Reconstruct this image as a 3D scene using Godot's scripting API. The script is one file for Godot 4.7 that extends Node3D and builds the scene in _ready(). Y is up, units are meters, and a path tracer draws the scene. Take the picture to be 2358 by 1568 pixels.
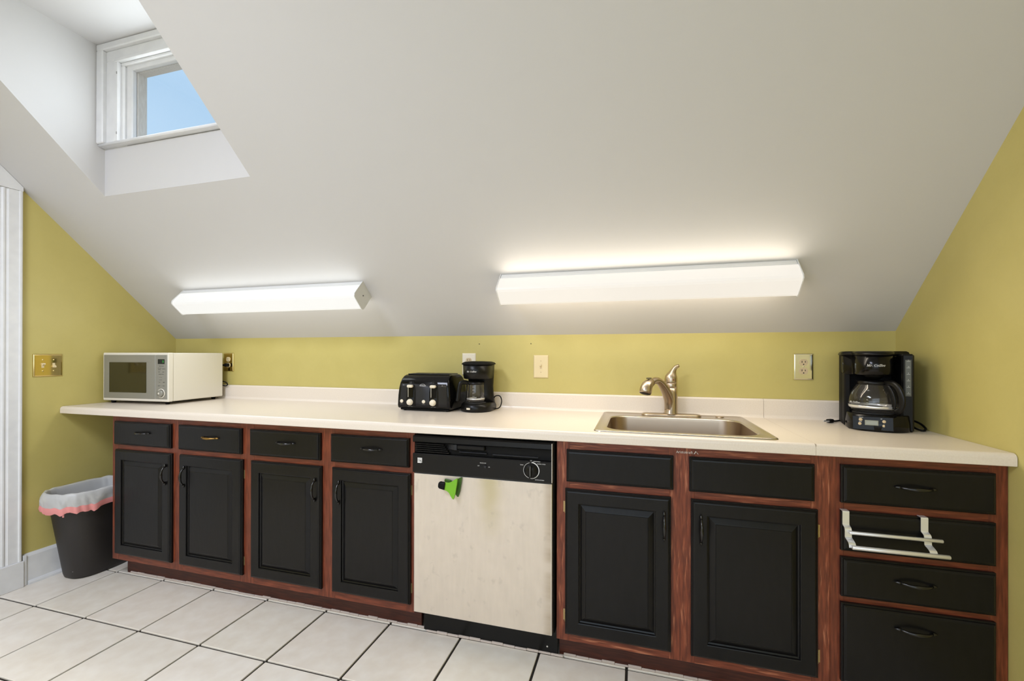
extends Node3D
# Attic kitchen: a run of black-door cabinets under a sloping ceiling with a dormer.
# World: back wall z = 0, left wall x = 0, floor y = 0, the camera looks towards -z.

const W := 4.165            # room width
const KNEE := 1.3118        # height at which the slope meets the back wall
const SL := 0.7589          # slope angle
const CEIL := 2.74          # flat ceiling
const ROOM := 4.4           # depth of the room
const TOP := 0.915          # worktop height
const DZ := 0.727           # dormer end wall
const DORMER := 0.33         # energies of the light sources
const REAR := 2.6
const OVERHEAD := 7.5
const SKY := 1.0
const LAMP_LEFT := 0.21
const LAMP_RIGHT := 0.52
const GLOW := 0.72          # what the eye sees of a lit diffuser
const DX0 := 0.50
const DX1 := 1.417

var M := {}
var org := {}
var names := {}
var rng := RandomNumberGenerator.new()

func _ready() -> void:
	rng.seed = 7
	setup_view()
	make_materials()
	build_shell()
	build_floor()
	build_dormer()
	build_left_trim()
	build_rear_window()
	build_cabinets()
	build_dishwasher()
	build_worktop()
	build_sink()
	build_faucet()
	build_light("long fluorescent wraparound light on the slope above the microwave", 0.455, 1.70, 0.298, 0, Color(0.98, 1.0, 1.0), LAMP_LEFT)
	build_light("long fluorescent wraparound light on the slope above the sink", 2.455, 3.70, 0.296, 1, Color(1.0, 0.95, 0.87), LAMP_RIGHT)
	build_overhead_light()
	build_wall_plates()
	build_microwave()
	build_toaster()
	build_small_coffee_maker()
	build_big_coffee_maker()
	build_towel_rack()
	build_clip()
	build_bin()

# ------------------------------------------------------------------ view and light
func setup_view() -> void:
	var cam := Camera3D.new()
	cam.name = "camera"
	add_child(cam)
	cam.position = Vector3(3.0783, 1.2074, 2.2865)
	cam.rotation = Vector3(0.0020, 0.2764, 0.0015)
	cam.set_frustum(0.05 * 1568.0 / 1006.99, Vector2(0, 0.05 * 30.0 / 1006.99), 0.05, 60.0)
	cam.current = true
	var e := Environment.new()
	e.background_mode = Environment.BG_SKY
	var sky := Sky.new()
	var sm := PanoramaSkyMaterial.new()
	sm.panorama = ImageTexture.create_from_image(sky_image())
	sky.sky_material = sm
	e.sky = sky
	e.background_energy_multiplier = SKY
	e.ambient_light_source = Environment.AMBIENT_SOURCE_SKY
	e.tonemap_mode = Environment.TONE_MAPPER_LINEAR
	e.tonemap_exposure = 1.0
	e.sdfgi_enabled = true
	e.ssao_enabled = true
	e.ssil_enabled = true
	var we := WorldEnvironment.new()
	we.name = "environment"
	we.environment = e
	add_child(we)
	# lamp boosting the dormer window's daylight, and lamp for the unseen rear window
	area_light("dormer_daylight", Vector3(0.955, 2.43, 0.735), Vector3(0, 0, 1), Vector2(0.50, 0.34), Color(0.93, 0.97, 1.0), DORMER)
	area_light("unseen_rear_daylight", Vector3(2.85, 1.70, ROOM - 0.30), Vector3(0, -0.42, -0.91), Vector2(2.3, 1.5), Color(0.88, 0.94, 1.0), REAR)  # out of view, placed to light the floor and right cabinets

func area_light(called: String, at: Vector3, towards: Vector3, size: Vector2, c: Color, energy: float) -> void:
	var l := AreaLight3D.new()
	l.name = called
	l.area_size = size
	l.area_normalize_energy = true
	l.light_color = c
	l.light_energy = energy
	l.set("area_range", 12.0)
	l.set("area_attenuation", 2.0)
	l.shadow_enabled = true
	add_child(l)
	var up := Vector3.UP if absf(towards.y) < 0.95 else Vector3.RIGHT
	l.look_at_from_position(at, at + towards, up)

func sky_image() -> Image:
	var w := 1024
	var h := 512
	var im := Image.create(w, h, false, Image.FORMAT_RGBF)
	var n := FastNoiseLite.new()
	n.seed = 11
	n.frequency = 1.6
	n.fractal_octaves = 4
	for j in h:
		var el := (0.5 - (j + 0.5) / h) * PI
		var t := clampf(el / 1.2, 0.0, 1.0)
		var c := Color(0.66, 0.88, 1.04).lerp(Color(0.34, 0.64, 1.03), pow(t, 0.6))
		if el < 0.0:
			c = Color(0.42, 0.44, 0.45)
		for i in w:
			var az := (i + 0.5) / w * TAU
			var d := Vector3(-sin(az) * cos(el), sin(el), cos(az) * cos(el))
			var cl := 0.0
			if el > 0.02:
				var s := 1.0 / (0.25 + sin(el))
				cl = clampf((n.get_noise_3d(d.x * s, d.z * s, 3.0) - 0.16) * 2.6, 0.0, 0.6)
			# one small wisp of fair-weather cloud
			var wa := atan2(d.x, -d.z) + 0.895
			cl = maxf(cl, 0.55 * exp(-pow(wa / 0.035, 2.0) - pow((el - 0.4155 + 0.1 * wa) / 0.009, 2.0)))
			im.set_pixel(i, j, c.lerp(Color(0.92, 0.90, 0.94), cl))
	return im

# ------------------------------------------------------------------ materials
func s2l(r: int, g: int, b: int) -> Color:
	return Color(r / 255.0, g / 255.0, b / 255.0)

func mat(key: String, c: Color, rough := 0.5, metal := 0.0) -> StandardMaterial3D:
	var m := StandardMaterial3D.new()
	m.resource_name = key
	m.albedo_color = c
	m.roughness = rough
	m.metallic = metal
	M[key] = m
	return m

func noise_tex(fx: float, octaves: int, lo: Color, hi: Color, sd: int, size := 256, kind := FastNoiseLite.TYPE_SIMPLEX_SMOOTH) -> ImageTexture:
	var n := FastNoiseLite.new()
	n.seed = sd
	n.noise_type = kind
	n.frequency = fx
	n.fractal_octaves = octaves
	var src := n.get_seamless_image(size, size)
	var im := Image.create(size, size, false, Image.FORMAT_RGB8)
	for j in size:
		for i in size:
			im.set_pixel(i, j, lo.lerp(hi, src.get_pixel(i, j).r))
	return ImageTexture.create_from_image(im)

func tri(m: StandardMaterial3D, tex: Texture2D, scale: Vector3, world := false) -> void:
	m.albedo_texture = tex
	m.uv1_triplanar = true
	m.uv1_world_triplanar = world
	m.uv1_scale = scale

# the same stain, rubbed through to pale wood in streaks
func worn_wood() -> ImageTexture:
	var g := FastNoiseLite.new()
	g.seed = 41
	g.frequency = 0.02
	g.fractal_octaves = 5
	var src := g.get_seamless_image(512, 512)
	g.seed = 90
	g.frequency = 0.012
	var rub := g.get_seamless_image(512, 512)
	var im := Image.create(512, 512, false, Image.FORMAT_RGB8)
	for j in 512:
		for i in 512:
			var c := s2l(86, 35, 17).lerp(s2l(144, 72, 44), src.get_pixel(i, j).r)
			var w := clampf((rub.get_pixel(i, j).r - 0.60) * 3.2, 0.0, 0.75) * clampf((src.get_pixel(i, j).r - 0.3) * 3.0, 0.0, 1.0)
			im.set_pixel(i, j, c.lerp(s2l(190, 126, 94), w))
	return ImageTexture.create_from_image(im)

func relief(m: StandardMaterial3D, tex_seed: int, freq: float, strength: float) -> void:
	var n := FastNoiseLite.new()
	n.seed = tex_seed
	n.frequency = freq
	n.fractal_octaves = 3
	var im := n.get_seamless_image(256, 256)
	im.convert(Image.FORMAT_RGBA8)
	im.bump_map_to_normal_map(strength)
	m.normal_enabled = true
	m.normal_texture = ImageTexture.create_from_image(im)
	m.normal_scale = 1.0
	m.uv1_triplanar = true

func make_materials() -> void:
	var wall := mat("wall_paint", Color.WHITE, 0.42)
	tri(wall, noise_tex(0.012, 4, s2l(194, 180, 107), s2l(199, 185, 112), 3), Vector3(1.2, 1.2, 1.2), true)
	relief(wall, 5, 0.06, 0.12)
	mat("wall_paint_white", s2l(226, 224, 218), 0.5)  # for the unseen rear wall, white to keep reflections neutral
	var ceil_p := mat("ceiling_paint", s2l(204, 202, 200), 0.6)
	ceil_p.uv1_world_triplanar = true
	relief(ceil_p, 6, 0.03, 0.12)
	ceil_p.uv1_scale = Vector3(1.5, 1.5, 1.5)
	var trim := mat("white_trim", Color.WHITE, 0.38)
	tri(trim, noise_tex(0.02, 3, s2l(222, 222, 222), s2l(232, 232, 231), 8), Vector3(2, 2, 2), true)
	var grout := mat("grout", s2l(40, 34, 26), 0.9)
	grout.resource_name = "grout"
	for k in 4:
		var t := mat("tile_%d" % k, Color.WHITE, 0.34)
		var a: Array = [[236, 227, 214], [238, 230, 218], [233, 225, 212], [236, 228, 214]][k]
		tri(t, noise_tex(0.018, 5, s2l(a[0] - 6, a[1] - 8, a[2] - 11), s2l(a[0] + 5, a[1] + 6, a[2] + 6), 20 + k), Vector3(2.2, 2.2, 2.2), true)
		relief(t, 30 + k, 0.02, 0.3)
	var wv := mat("stained_wood_upright", Color.WHITE, 0.42)
	var wh := mat("stained_wood_level", Color.WHITE, 0.42)
	var wt := noise_tex(0.02, 5, s2l(82, 33, 16), s2l(138, 68, 41), 41, 512)
	tri(wv, wt, Vector3(9, 0.8, 9), true)
	tri(wh, wt, Vector3(0.8, 9, 9), true)
	var wd := mat("stained_wood_dark", Color.WHITE, 0.5)
	tri(wd, wt, Vector3(0.8, 9, 9), true)
	wd.albedo_color = s2l(170, 160, 160)
	for k in 2:
		var ww := mat("worn_wood_%d" % k, Color.WHITE, 0.45)
		tri(ww, worn_wood(), Vector3(9, 0.8, 9) if k == 0 else Vector3(0.8, 9, 9), true)
	var blk := mat("black_paint", Color.WHITE, 0.30)
	tri(blk, noise_tex(0.03, 4, s2l(15, 14, 14), s2l(20, 19, 19), 44), Vector3(4, 1.2, 4), true)
	relief(blk, 45, 0.05, 0.12)
	blk.metallic_specular = 0.36
	mat("handle_black", s2l(14, 13, 13), 0.2).metallic_specular = 0.55
	mat("brass_worn", s2l(150, 118, 64), 0.35, 0.9)
	mat("hinge_brass", s2l(178, 156, 112), 0.3, 0.9)
	var lam := mat("laminate", Color.WHITE, 0.3)
	tri(lam, noise_tex(0.09, 4, s2l(228, 215, 199), s2l(234, 223, 208), 51, 512), Vector3(3, 3, 3), true)
	mat("laminate_seam", s2l(150, 135, 115), 0.6)
	mat("steel_brushed", s2l(200, 192, 180), 0.30, 1.0)
	mat("steel_bowl", s2l(176, 158, 138), 0.3, 1.0)
	mat("nickel", s2l(190, 174, 154), 0.3, 1.0)
	mat("nickel_dark", s2l(40, 36, 32), 0.4)
	mat("chrome", s2l(236, 236, 238), 0.22, 0.55)
	mat("satin_steel", s2l(228, 226, 222), 0.28, 0.6)
	mat("brass_mirror", s2l(222, 200, 138), 0.08, 1.0)
	mat("nickel_mirror", s2l(228, 222, 200), 0.08, 1.0)
	mat("white_plastic", s2l(236, 226, 204), 0.4)
	mat("ivory_plastic", s2l(226, 208, 164), 0.4)
	mat("ivory_socket", s2l(208, 186, 148), 0.45)
	mat("black_gloss", s2l(9, 8, 8), 0.16).metallic_specular = 0.36
	mat("black_satin", s2l(15, 14, 13), 0.32).metallic_specular = 0.36
	mat("black_matte", s2l(13, 12, 12), 0.6).metallic_specular = 0.3
	mat("charcoal", s2l(38, 38, 40), 0.4).metallic_specular = 0.4
	mat("print_white", s2l(228, 226, 222), 0.6)
	mat("print_grey", s2l(150, 148, 144), 0.6)
	mat("print_dark", s2l(58, 56, 50), 0.6)
	mat("void", s2l(6, 6, 6), 0.9)
	mat("enamel_cream", s2l(230, 224, 210), 0.32)
	mat("silver_plastic", s2l(150, 148, 138), 0.34, 0.25)
	var ow := mat("oven_window", s2l(46, 42, 24), 0.1)
	ow.metallic_specular = 0.6
	mat("lcd_dark", s2l(24, 26, 16), 0.15)
	mat("lcd_grey", s2l(150, 152, 138), 0.3)
	var led := mat("led_green", s2l(40, 150, 50), 0.4)
	led.emission_enabled = true
	led.emission = s2l(60, 200, 70)
	led.emission_energy_multiplier = 0.3
	mat("bin_brown", s2l(40, 36, 34), 0.5)
	var ln := mat("liner", Color(0.97, 0.97, 0.96, 0.56), 0.35)
	ln.transparency = BaseMaterial3D.TRANSPARENCY_ALPHA
	ln.cull_mode = BaseMaterial3D.CULL_DISABLED
	var dr := mat("drawstring", s2l(232, 150, 146), 0.5)
	dr.cull_mode = BaseMaterial3D.CULL_DISABLED
	mat("green_plastic", s2l(116, 178, 30), 0.35)
	mat("green_dark", s2l(62, 96, 28), 0.45)
	mat("light_housing", s2l(226, 226, 224), 0.4)
	for k in 2:
		var lens := mat("lit_diffuser_%d" % k, s2l(140, 140, 138), 0.4)
		lens.emission_enabled = true
		lens.emission = [Color(1.0, 1.0, 0.99), Color(1.0, 0.97, 0.925)][k]
		lens.emission_energy_multiplier = GLOW
	var ext := mat("weathered_wood", Color.WHITE, 0.7)
	tri(ext, noise_tex(0.03, 4, s2l(214, 204, 190), s2l(236, 230, 220), 61), Vector3(14, 2, 14), true)
	var pane := mat("pane", Color(0.08, 0.09, 0.10, 0.04), 0.02)
	pane.transparency = BaseMaterial3D.TRANSPARENCY_ALPHA
	var gl := mat("carafe_glass", Color(0.50, 0.46, 0.40, 0.08), 0.03)
	gl.transparency = BaseMaterial3D.TRANSPARENCY_ALPHA
	gl.cull_mode = BaseMaterial3D.CULL_DISABLED
	var ga := mat("gauge", Color(0.55, 0.56, 0.52), 0.3)
	ga.albedo_color = s2l(92, 94, 88)
	mat("caulk", s2l(200, 186, 176), 0.7)
	var dw := mat("door_steel", Color.WHITE, 0.42, 0.45)
	dw.albedo_texture = steel_image()
	mat("steel_edge", s2l(226, 222, 214), 0.25, 0.9)

func steel_image() -> ImageTexture:
	var n := FastNoiseLite.new()
	n.seed = 77
	n.frequency = 0.02
	n.fractal_octaves = 4
	var s := 384
	var im := Image.create(s, s, false, Image.FORMAT_RGB8)
	for j in s:
		for i in s:
			var u := i / float(s)
			var v := j / float(s)
			var a := n.get_noise_2d(i * 3.0, j * 0.4) * 0.5 + n.get_noise_2d(i * 0.8, j * 0.7) * 0.5
			var k := 0.90 + 0.03 * a
			var c := Color(0.955 * k, 0.905 * k, 0.845 * k)
			# old drip stain under the control panel, and smears along the right edge
			var wob := 0.02 * n.get_noise_2d(50.0, j * 1.2)
			var st := exp(-pow((u - 0.575 + wob) / 0.068, 2.0)) * clampf(1.0 - v / 0.44, 0.0, 1.0)
			c = c.lerp(Color(0.74, 0.69, 0.52), clampf(st * 0.75 + 0.2 * st * a, 0.0, 0.8))
			var er := smoothstep(0.93, 1.0, u) * (0.55 + 0.7 * n.get_noise_2d(9.0, j * 0.8))
			c = c.lerp(Color(0.66, 0.59, 0.50), clampf(er * 0.8, 0.0, 0.7))
			var sm := clampf(n.get_noise_2d(i * 1.1 + 300.0, j * 0.9) - 0.40, 0.0, 0.3) * 0.5
			c = c.lerp(Color(0.55, 0.52, 0.49), sm)
			im.set_pixel(i, j, c)
	return ImageTexture.create_from_image(im)

# ------------------------------------------------------------------ scene tree helpers
func numbered(called: String) -> String:
	if not names.has(called):
		names[called] = 0
		return called
	names[called] += 1
	return "%s_%03d" % [called, names[called]]

func tag(o: Node3D, label: String, category: String, group := "", kind := "") -> void:
	o.set_meta("label", label)
	o.set_meta("category", category)
	if group != "":
		o.set_meta("group", group)
	if kind != "":
		o.set_meta("kind", kind)

# a thing at its base; local = true: its shapes are in its own axes, else in world axes
func thing(called: String, label: String, category: String, at := Vector3.ZERO, yaw := 0.0, local := false, group := "", kind := "") -> Node3D:
	var o := Node3D.new()
	o.name = numbered(called)
	o.position = at
	o.rotation.y = yaw
	add_child(o)
	tag(o, label, category, group, kind)
	org[o] = Vector3.ZERO if local else at
	return o

func part(parent: Node3D, mesh: Mesh, called: String, m: Variant, at := Vector3.ZERO, b := Basis.IDENTITY) -> MeshInstance3D:
	var o := MeshInstance3D.new()
	o.name = called
	o.mesh = mesh
	o.material_override = M[m] if m is String else m
	o.transform = Transform3D(b, at - org[parent])
	parent.add_child(o, true)
	org[o] = at
	return o

func begin(smooth := false) -> SurfaceTool:
	var st := SurfaceTool.new()
	st.begin(Mesh.PRIMITIVE_TRIANGLES)
	st.set_smooth_group(0 if smooth else -1)
	return st

func fin(st: SurfaceTool) -> ArrayMesh:
	st.generate_normals()
	return st.commit()

# ------------------------------------------------------------------ shape helpers
# convex polygon, turned so that its front faces along "out"
func face(st: SurfaceTool, p: Array, out: Vector3) -> void:
	var n := Vector3.ZERO
	for i in range(1, p.size() - 1):
		n += (p[i] - p[0]).cross(p[i + 1] - p[0])
	var flip := n.dot(out) > 0.0   # front faces run clockwise
	for i in range(1, p.size() - 1):
		st.add_vertex(p[0])
		if flip:
			st.add_vertex(p[i + 1])
			st.add_vertex(p[i])
		else:
			st.add_vertex(p[i])
			st.add_vertex(p[i + 1])

# box with chamfered edges
func box(st: SurfaceTool, lo: Vector3, hi: Vector3, r := 0.0, x := Transform3D.IDENTITY) -> void:
	var c := (lo + hi) / 2.0
	var h := (hi - lo) / 2.0
	h = h.abs()
	r = minf(r, minf(h.x, minf(h.y, h.z)) * 0.95)
	if r <= 0.0:
		for a in 3:
			for s in [-1.0, 1.0]:
				var q := []
				for k in [[-1, -1], [1, -1], [1, 1], [-1, 1]]:
					var v := Vector3.ZERO
					v[a] = s * h[a]
					v[(a + 1) % 3] = k[0] * h[(a + 1) % 3]
					v[(a + 2) % 3] = k[1] * h[(a + 2) % 3]
					q.append(x * (c + v))
				var o := Vector3.ZERO
				o[a] = s
				face(st, q, x.basis * o)
		return
	# corner point of octant s, on the face of axis a
	var pt := func(s: Vector3, a: int) -> Vector3:
		var v := Vector3(s.x * (h.x - r), s.y * (h.y - r), s.z * (h.z - r))
		v[a] = s[a] * h[a]
		return x * (c + v)
	for a in 3:
		var b: int = (a + 1) % 3
		var d: int = (a + 2) % 3
		for s in [-1.0, 1.0]:
			var q := []
			for k in [[-1, -1], [1, -1], [1, 1], [-1, 1]]:
				var sv := Vector3.ZERO
				sv[a] = s
				sv[b] = k[0]
				sv[d] = k[1]
				q.append(pt.call(sv, a))
			var o := Vector3.ZERO
			o[a] = s
			face(st, q, x.basis * o)
		for s1 in [-1.0, 1.0]:
			for s2 in [-1.0, 1.0]:
				var u := Vector3.ZERO
				u[a] = -1.0
				u[b] = s1
				u[d] = s2
				var w := u
				w[a] = 1.0
				var o2 := Vector3.ZERO
				o2[b] = s1
				o2[d] = s2
				face(st, [pt.call(u, b), pt.call(w, b), pt.call(w, d), pt.call(u, d)], x.basis * o2)
	for sx in [-1.0, 1.0]:
		for sy in [-1.0, 1.0]:
			for sz in [-1.0, 1.0]:
				var s3 := Vector3(sx, sy, sz)
				face(st, [pt.call(s3, 0), pt.call(s3, 1), pt.call(s3, 2)], x.basis * s3)

func bx(lo: Vector3, hi: Vector3, r := 0.0) -> ArrayMesh:
	var st := begin()
	box(st, lo, hi, r)
	return fin(st)

# skin between closed rings of equal length; outwards from the line of their centres (inward = true: the inside of a bowl)
func rings(st: SurfaceTool, rr: Array, cap0 := true, cap1 := true, x := Transform3D.IDENTITY, inward := false) -> void:
	var n: int = rr[0].size()
	var cs := []
	for r in rr:
		var c := Vector3.ZERO
		for p in r:
			c += p
		cs.append(c / n)
	for i in rr.size() - 1:
		for j in n:
			var k := (j + 1) % n
			var a: Vector3 = rr[i][j]
			var b: Vector3 = rr[i][k]
			var c2: Vector3 = rr[i + 1][k]
			var d: Vector3 = rr[i + 1][j]
			var along: Vector3 = cs[i + 1] - cs[i]
			var nn := (b - a).cross(d - a) + (c2 - b).cross(d - b)
			if nn.length_squared() < 1e-16:
				continue
			# which way round the ring runs decides the side
			var ax := along
			if ax.length() < 1e-6:
				ax = (rr[rr.size() - 1] as Array)[0] - (rr[0] as Array)[0] if false else (cs[cs.size() - 1] - cs[0])
			var quad := [x * a, x * b, x * c2, x * d]
			var out := quad_out(rr, cs, i, j, nn)
			if inward:
				out = -out
			tri_quad(st, quad, (x.basis * nn).dot(x.basis * out) > 0.0)
	if cap0:
		cap(st, rr[0], cs[0] - cs[1] if (cs[0] - cs[1]).length() > 1e-6 else cs[0] - cs[cs.size() - 1], x, inward)
	if cap1:
		var m := rr.size() - 1
		cap(st, rr[m], cs[m] - cs[m - 1] if (cs[m] - cs[m - 1]).length() > 1e-6 else cs[m] - cs[0], x, inward)

# outward direction of a quad: from ring orientation (robust for flat steps as well)
func quad_out(rr: Array, cs: Array, i: int, _j: int, nn: Vector3) -> Vector3:
	var r: Array = rr[i]
	var n := r.size()
	var area := Vector3.ZERO
	for k in n:
		area += (r[k] - cs[i]).cross(r[(k + 1) % n] - cs[i])
	if area.length() < 1e-10:
		r = rr[i + 1]
		for k in n:
			area += (r[k] - cs[i + 1]).cross(r[(k + 1) % n] - cs[i + 1])
	var total: Vector3 = cs[cs.size() - 1] - cs[0]
	if total.length() < 1e-6:
		total = area
	# the ring turns anticlockwise about "area"; moving along "total" gives out = nn when area.total > 0
	return nn if area.dot(total) > 0.0 else -nn

func tri_quad(st: SurfaceTool, q: Array, flip: bool) -> void:
	var o := [0, 2, 1, 0, 3, 2] if flip else [0, 1, 2, 0, 2, 3]
	for k in o:
		st.add_vertex(q[k])

func cap(st: SurfaceTool, r: Array, out: Vector3, x: Transform3D, inward := false) -> void:
	var c := Vector3.ZERO
	for p in r:
		c += p
	c /= r.size()
	for j in r.size():
		face(st, [x * c, x * (r[j] as Vector3), x * (r[(j + 1) % r.size()] as Vector3)], x.basis * (-out if inward else out))

# [radius, height] pairs turned round y
func lathe(st: SurfaceTool, prof: Array, segs := 24, x := Transform3D.IDENTITY, caps := true, inward := false) -> void:
	var rr := []
	for p in prof:
		var r := []
		for k in segs:
			var a := TAU * k / segs
			r.append(Vector3(cos(a) * p[0], p[1], -sin(a) * p[0]))
		rr.append(r)
	rings(st, rr, caps, caps, x, inward)

func lathed(prof: Array, segs := 24, smooth := true, caps := true) -> ArrayMesh:
	var st := begin(smooth)
	lathe(st, prof, segs, Transform3D.IDENTITY, caps)
	return fin(st)

# tube along points; rad: one radius or one for each point; flat squeezes it along its second axis
func tube(st: SurfaceTool, pts: Array, rad: Variant, segs := 8, up := Vector3.UP, flat := 1.0, x := Transform3D.IDENTITY) -> void:
	var rr := []
	var side := Vector3.ZERO
	for i in pts.size():
		var t: Vector3 = (pts[mini(i + 1, pts.size() - 1)] - pts[maxi(i - 1, 0)]).normalized()
		if i == 0:
			side = t.cross(up)
			if side.length() < 0.05:
				side = t.cross(Vector3(0.3, 0.1, 1.0))
		side = (side - t * side.dot(t)).normalized()
		var other := t.cross(side)
		var r: float = rad[i] if rad is Array else rad
		var ring := []
		for k in segs:
			var a := TAU * k / segs
			ring.append(pts[i] + side * cos(a) * r + other * sin(a) * r * flat)
		rr.append(ring)
	rings(st, rr, true, true, x)

# smooth curve through points
func curve(pts: Array, per := 6) -> Array:
	var out := []
	var n := pts.size()
	for i in n - 1:
		var p0: Vector3 = pts[maxi(i - 1, 0)]
		var p1: Vector3 = pts[i]
		var p2: Vector3 = pts[i + 1]
		var p3: Vector3 = pts[mini(i + 2, n - 1)]
		for k in per:
			var t := k / float(per)
			out.append(0.5 * (2.0 * p1 + (p2 - p0) * t + (2.0 * p0 - 5.0 * p1 + 4.0 * p2 - p3) * t * t + (3.0 * p1 - p0 - 3.0 * p2 + p3) * t * t * t))
	out.append(pts[n - 1])
	return out

# outline in (u, v), stretched from a to b along axis: "x" -> (a, v, u); "y" -> (u, a, v); "z" -> (u, v, a)
func prism(st: SurfaceTool, poly: Array, a: float, b: float, axis: String, x := Transform3D.IDENTITY) -> void:
	var place := func(p: Vector2, t: float) -> Vector3:
		if axis == "x":
			return Vector3(t, p.y, p.x)
		if axis == "y":
			return Vector3(p.x, t, p.y)
		return Vector3(p.x, p.y, t)
	var r0 := []
	var r1 := []
	for p in poly:
		r0.append(place.call(p, a))
		r1.append(place.call(p, b))
	rings(st, [r0, r1], false, false, x)
	var ids := Geometry2D.triangulate_polygon(PackedVector2Array(poly))
	var dir: Vector3 = place.call(Vector2.ZERO, 1.0) - place.call(Vector2.ZERO, 0.0)
	for k in range(0, ids.size(), 3):
		for e in [[r0, -1.0], [r1, 1.0]]:
			var r: Array = e[0]
			face(st, [x * r[ids[k]], x * r[ids[k + 1]], x * r[ids[k + 2]]], x.basis * (dir * e[1] * signf(b - a)))

func prism_mesh(poly: Array, a: float, b: float, axis: String) -> ArrayMesh:
	var st := begin()
	prism(st, poly, a, b, axis)
	return fin(st)

# rounded rectangle outline, anticlockwise in (u, v)
func rrect(w: float, h: float, r: float, seg := 5) -> Array:
	var out := []
	r = minf(r, minf(w, h) / 2.0 - 1e-5)
	for q in [[1, 1, 0.0], [-1, 1, 90.0], [-1, -1, 180.0], [1, -1, 270.0]]:
		for k in seg + 1:
			var a := deg_to_rad(q[2] + 90.0 * k / seg)
			out.append(Vector2(q[0] * (w / 2.0 - r) + cos(a) * r, q[1] * (h / 2.0 - r) + sin(a) * r))
	return out

# slab with a stepped or sloped border facing +z: [inset, height] pairs from the rim inwards
func panel_loft(st: SurfaceTool, w: float, h: float, prof: Array, c := Vector3.ZERO, x := Transform3D.IDENTITY) -> void:
	var rr := []
	for p in prof:
		var a: float = w / 2.0 - p[0]
		var b: float = h / 2.0 - p[0]
		rr.append([c + Vector3(-a, -b, p[1]), c + Vector3(a, -b, p[1]), c + Vector3(a, b, p[1]), c + Vector3(-a, b, p[1])])
	rings(st, rr, true, true, x)

func panel_mesh(w: float, h: float, prof: Array) -> ArrayMesh:
	var st := begin()
	panel_loft(st, w, h, prof)
	return fin(st)

# lettering facing +z, centred; h is the height of capitals
func letters(s: String, h: float, depth := 0.0006, slant := 0.0, serif := false) -> ArrayMesh:
	var f := SystemFont.new()
	f.font_names = PackedStringArray(["Droid Serif" if serif else "Droid Sans"])
	var t := TextMesh.new()
	t.font = f
	t.text = s
	t.font_size = 48
	t.pixel_size = h / (0.72 * 48.0)
	t.depth = depth
	t.curve_step = 2.0
	var arr := t.get_mesh_arrays()
	var v: PackedVector3Array = arr[Mesh.ARRAY_VERTEX]
	for i in v.size():
		v[i].x += v[i].y * slant
	arr[Mesh.ARRAY_VERTEX] = v
	var m := ArrayMesh.new()
	m.add_surface_from_arrays(Mesh.PRIMITIVE_TRIANGLES, arr)
	return m

func slope_y(z: float) -> float:
	return KNEE + z * tan(SL)

# ------------------------------------------------------------------ room shell
func struct(called: String, label: String, category: String, mesh: Mesh, m: String, parent: Node3D = null) -> MeshInstance3D:
	var o := MeshInstance3D.new()
	o.name = called
	o.mesh = mesh
	o.material_override = M[m]
	if parent == null:
		add_child(o)
		names[called] = 0
		tag(o, label, category, "", "structure")
	else:
		parent.add_child(o, true)
	org[o] = Vector3.ZERO
	return o

func end_wall() -> Array:
	return [Vector2(-0.12, -0.02), Vector2(ROOM + 0.12, -0.02), Vector2(ROOM + 0.12, CEIL + 0.06), Vector2(1.5, CEIL + 0.06), Vector2(-0.12, slope_y(-0.12) + 0.05)]

func build_shell() -> void:
	var st := begin()
	box(st, Vector3(-0.12, -0.02, -0.12), Vector3(W + 0.12, 1.45, 0.0))
	struct("wall_back", "low yellow green knee wall behind the worktop", "wall", fin(st), "wall_paint")
	st = begin()
	prism(st, end_wall(), -0.12, 0.0, "x")
	struct("wall_left", "yellow green end wall behind the wastebasket and microwave", "wall", fin(st), "wall_paint")
	st = begin()
	prism(st, end_wall(), W, W + 0.12, "x")
	struct("wall_right", "mustard yellow end wall beside the tall coffee maker", "wall", fin(st), "wall_paint")
	st = begin()
	var wx0 := 1.65
	var wx1 := 4.05
	var wy0 := 0.90
	var wy1 := 2.50
	box(st, Vector3(-0.1, -0.02, ROOM), Vector3(wx0, CEIL + 0.1, ROOM + 0.12))
	box(st, Vector3(wx1, -0.02, ROOM), Vector3(W + 0.1, CEIL + 0.1, ROOM + 0.12))
	box(st, Vector3(wx0, -0.02, ROOM), Vector3(wx1, wy0, ROOM + 0.12))
	box(st, Vector3(wx0, wy1, ROOM), Vector3(wx1, CEIL + 0.1, ROOM + 0.12))
	struct("unseen_wall_rear", "unseen rear wall with a wide window painted white to keep reflections neutral", "wall", fin(st), "wall_paint_white")
	var c := Node3D.new()
	c.name = "ceiling"
	add_child(c)
	tag(c, "white painted attic ceiling sloping down to the knee wall", "ceiling", "", "structure")
	st = begin()
	var zt := (CEIL - KNEE) / tan(SL)
	var up := Vector3(0, cos(SL), -sin(SL)) * 0.09
	for q in [[-0.1, W + 0.1, -0.12, DZ], [-0.1, DX0, DZ, zt + 0.02], [DX1, W + 0.1, DZ, zt + 0.02]]:
		var a := Vector3(q[0], slope_y(q[2]), q[2])
		var b := Vector3(q[1], slope_y(q[2]), q[2])
		var d := Vector3(q[1], slope_y(q[3]), q[3])
		var e := Vector3(q[0], slope_y(q[3]), q[3])
		rings(st, [[a, b, d, e], [a + up, b + up, d + up, e + up]])
	struct("sloped_ceiling", "", "", fin(st), "ceiling_paint", c)
	st = begin()
	box(st, Vector3(-0.1, CEIL, 0.55), Vector3(W + 0.1, CEIL + 0.12, ROOM + 0.12))
	struct("flat_ceiling", "", "", fin(st), "ceiling_paint", c)

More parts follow.
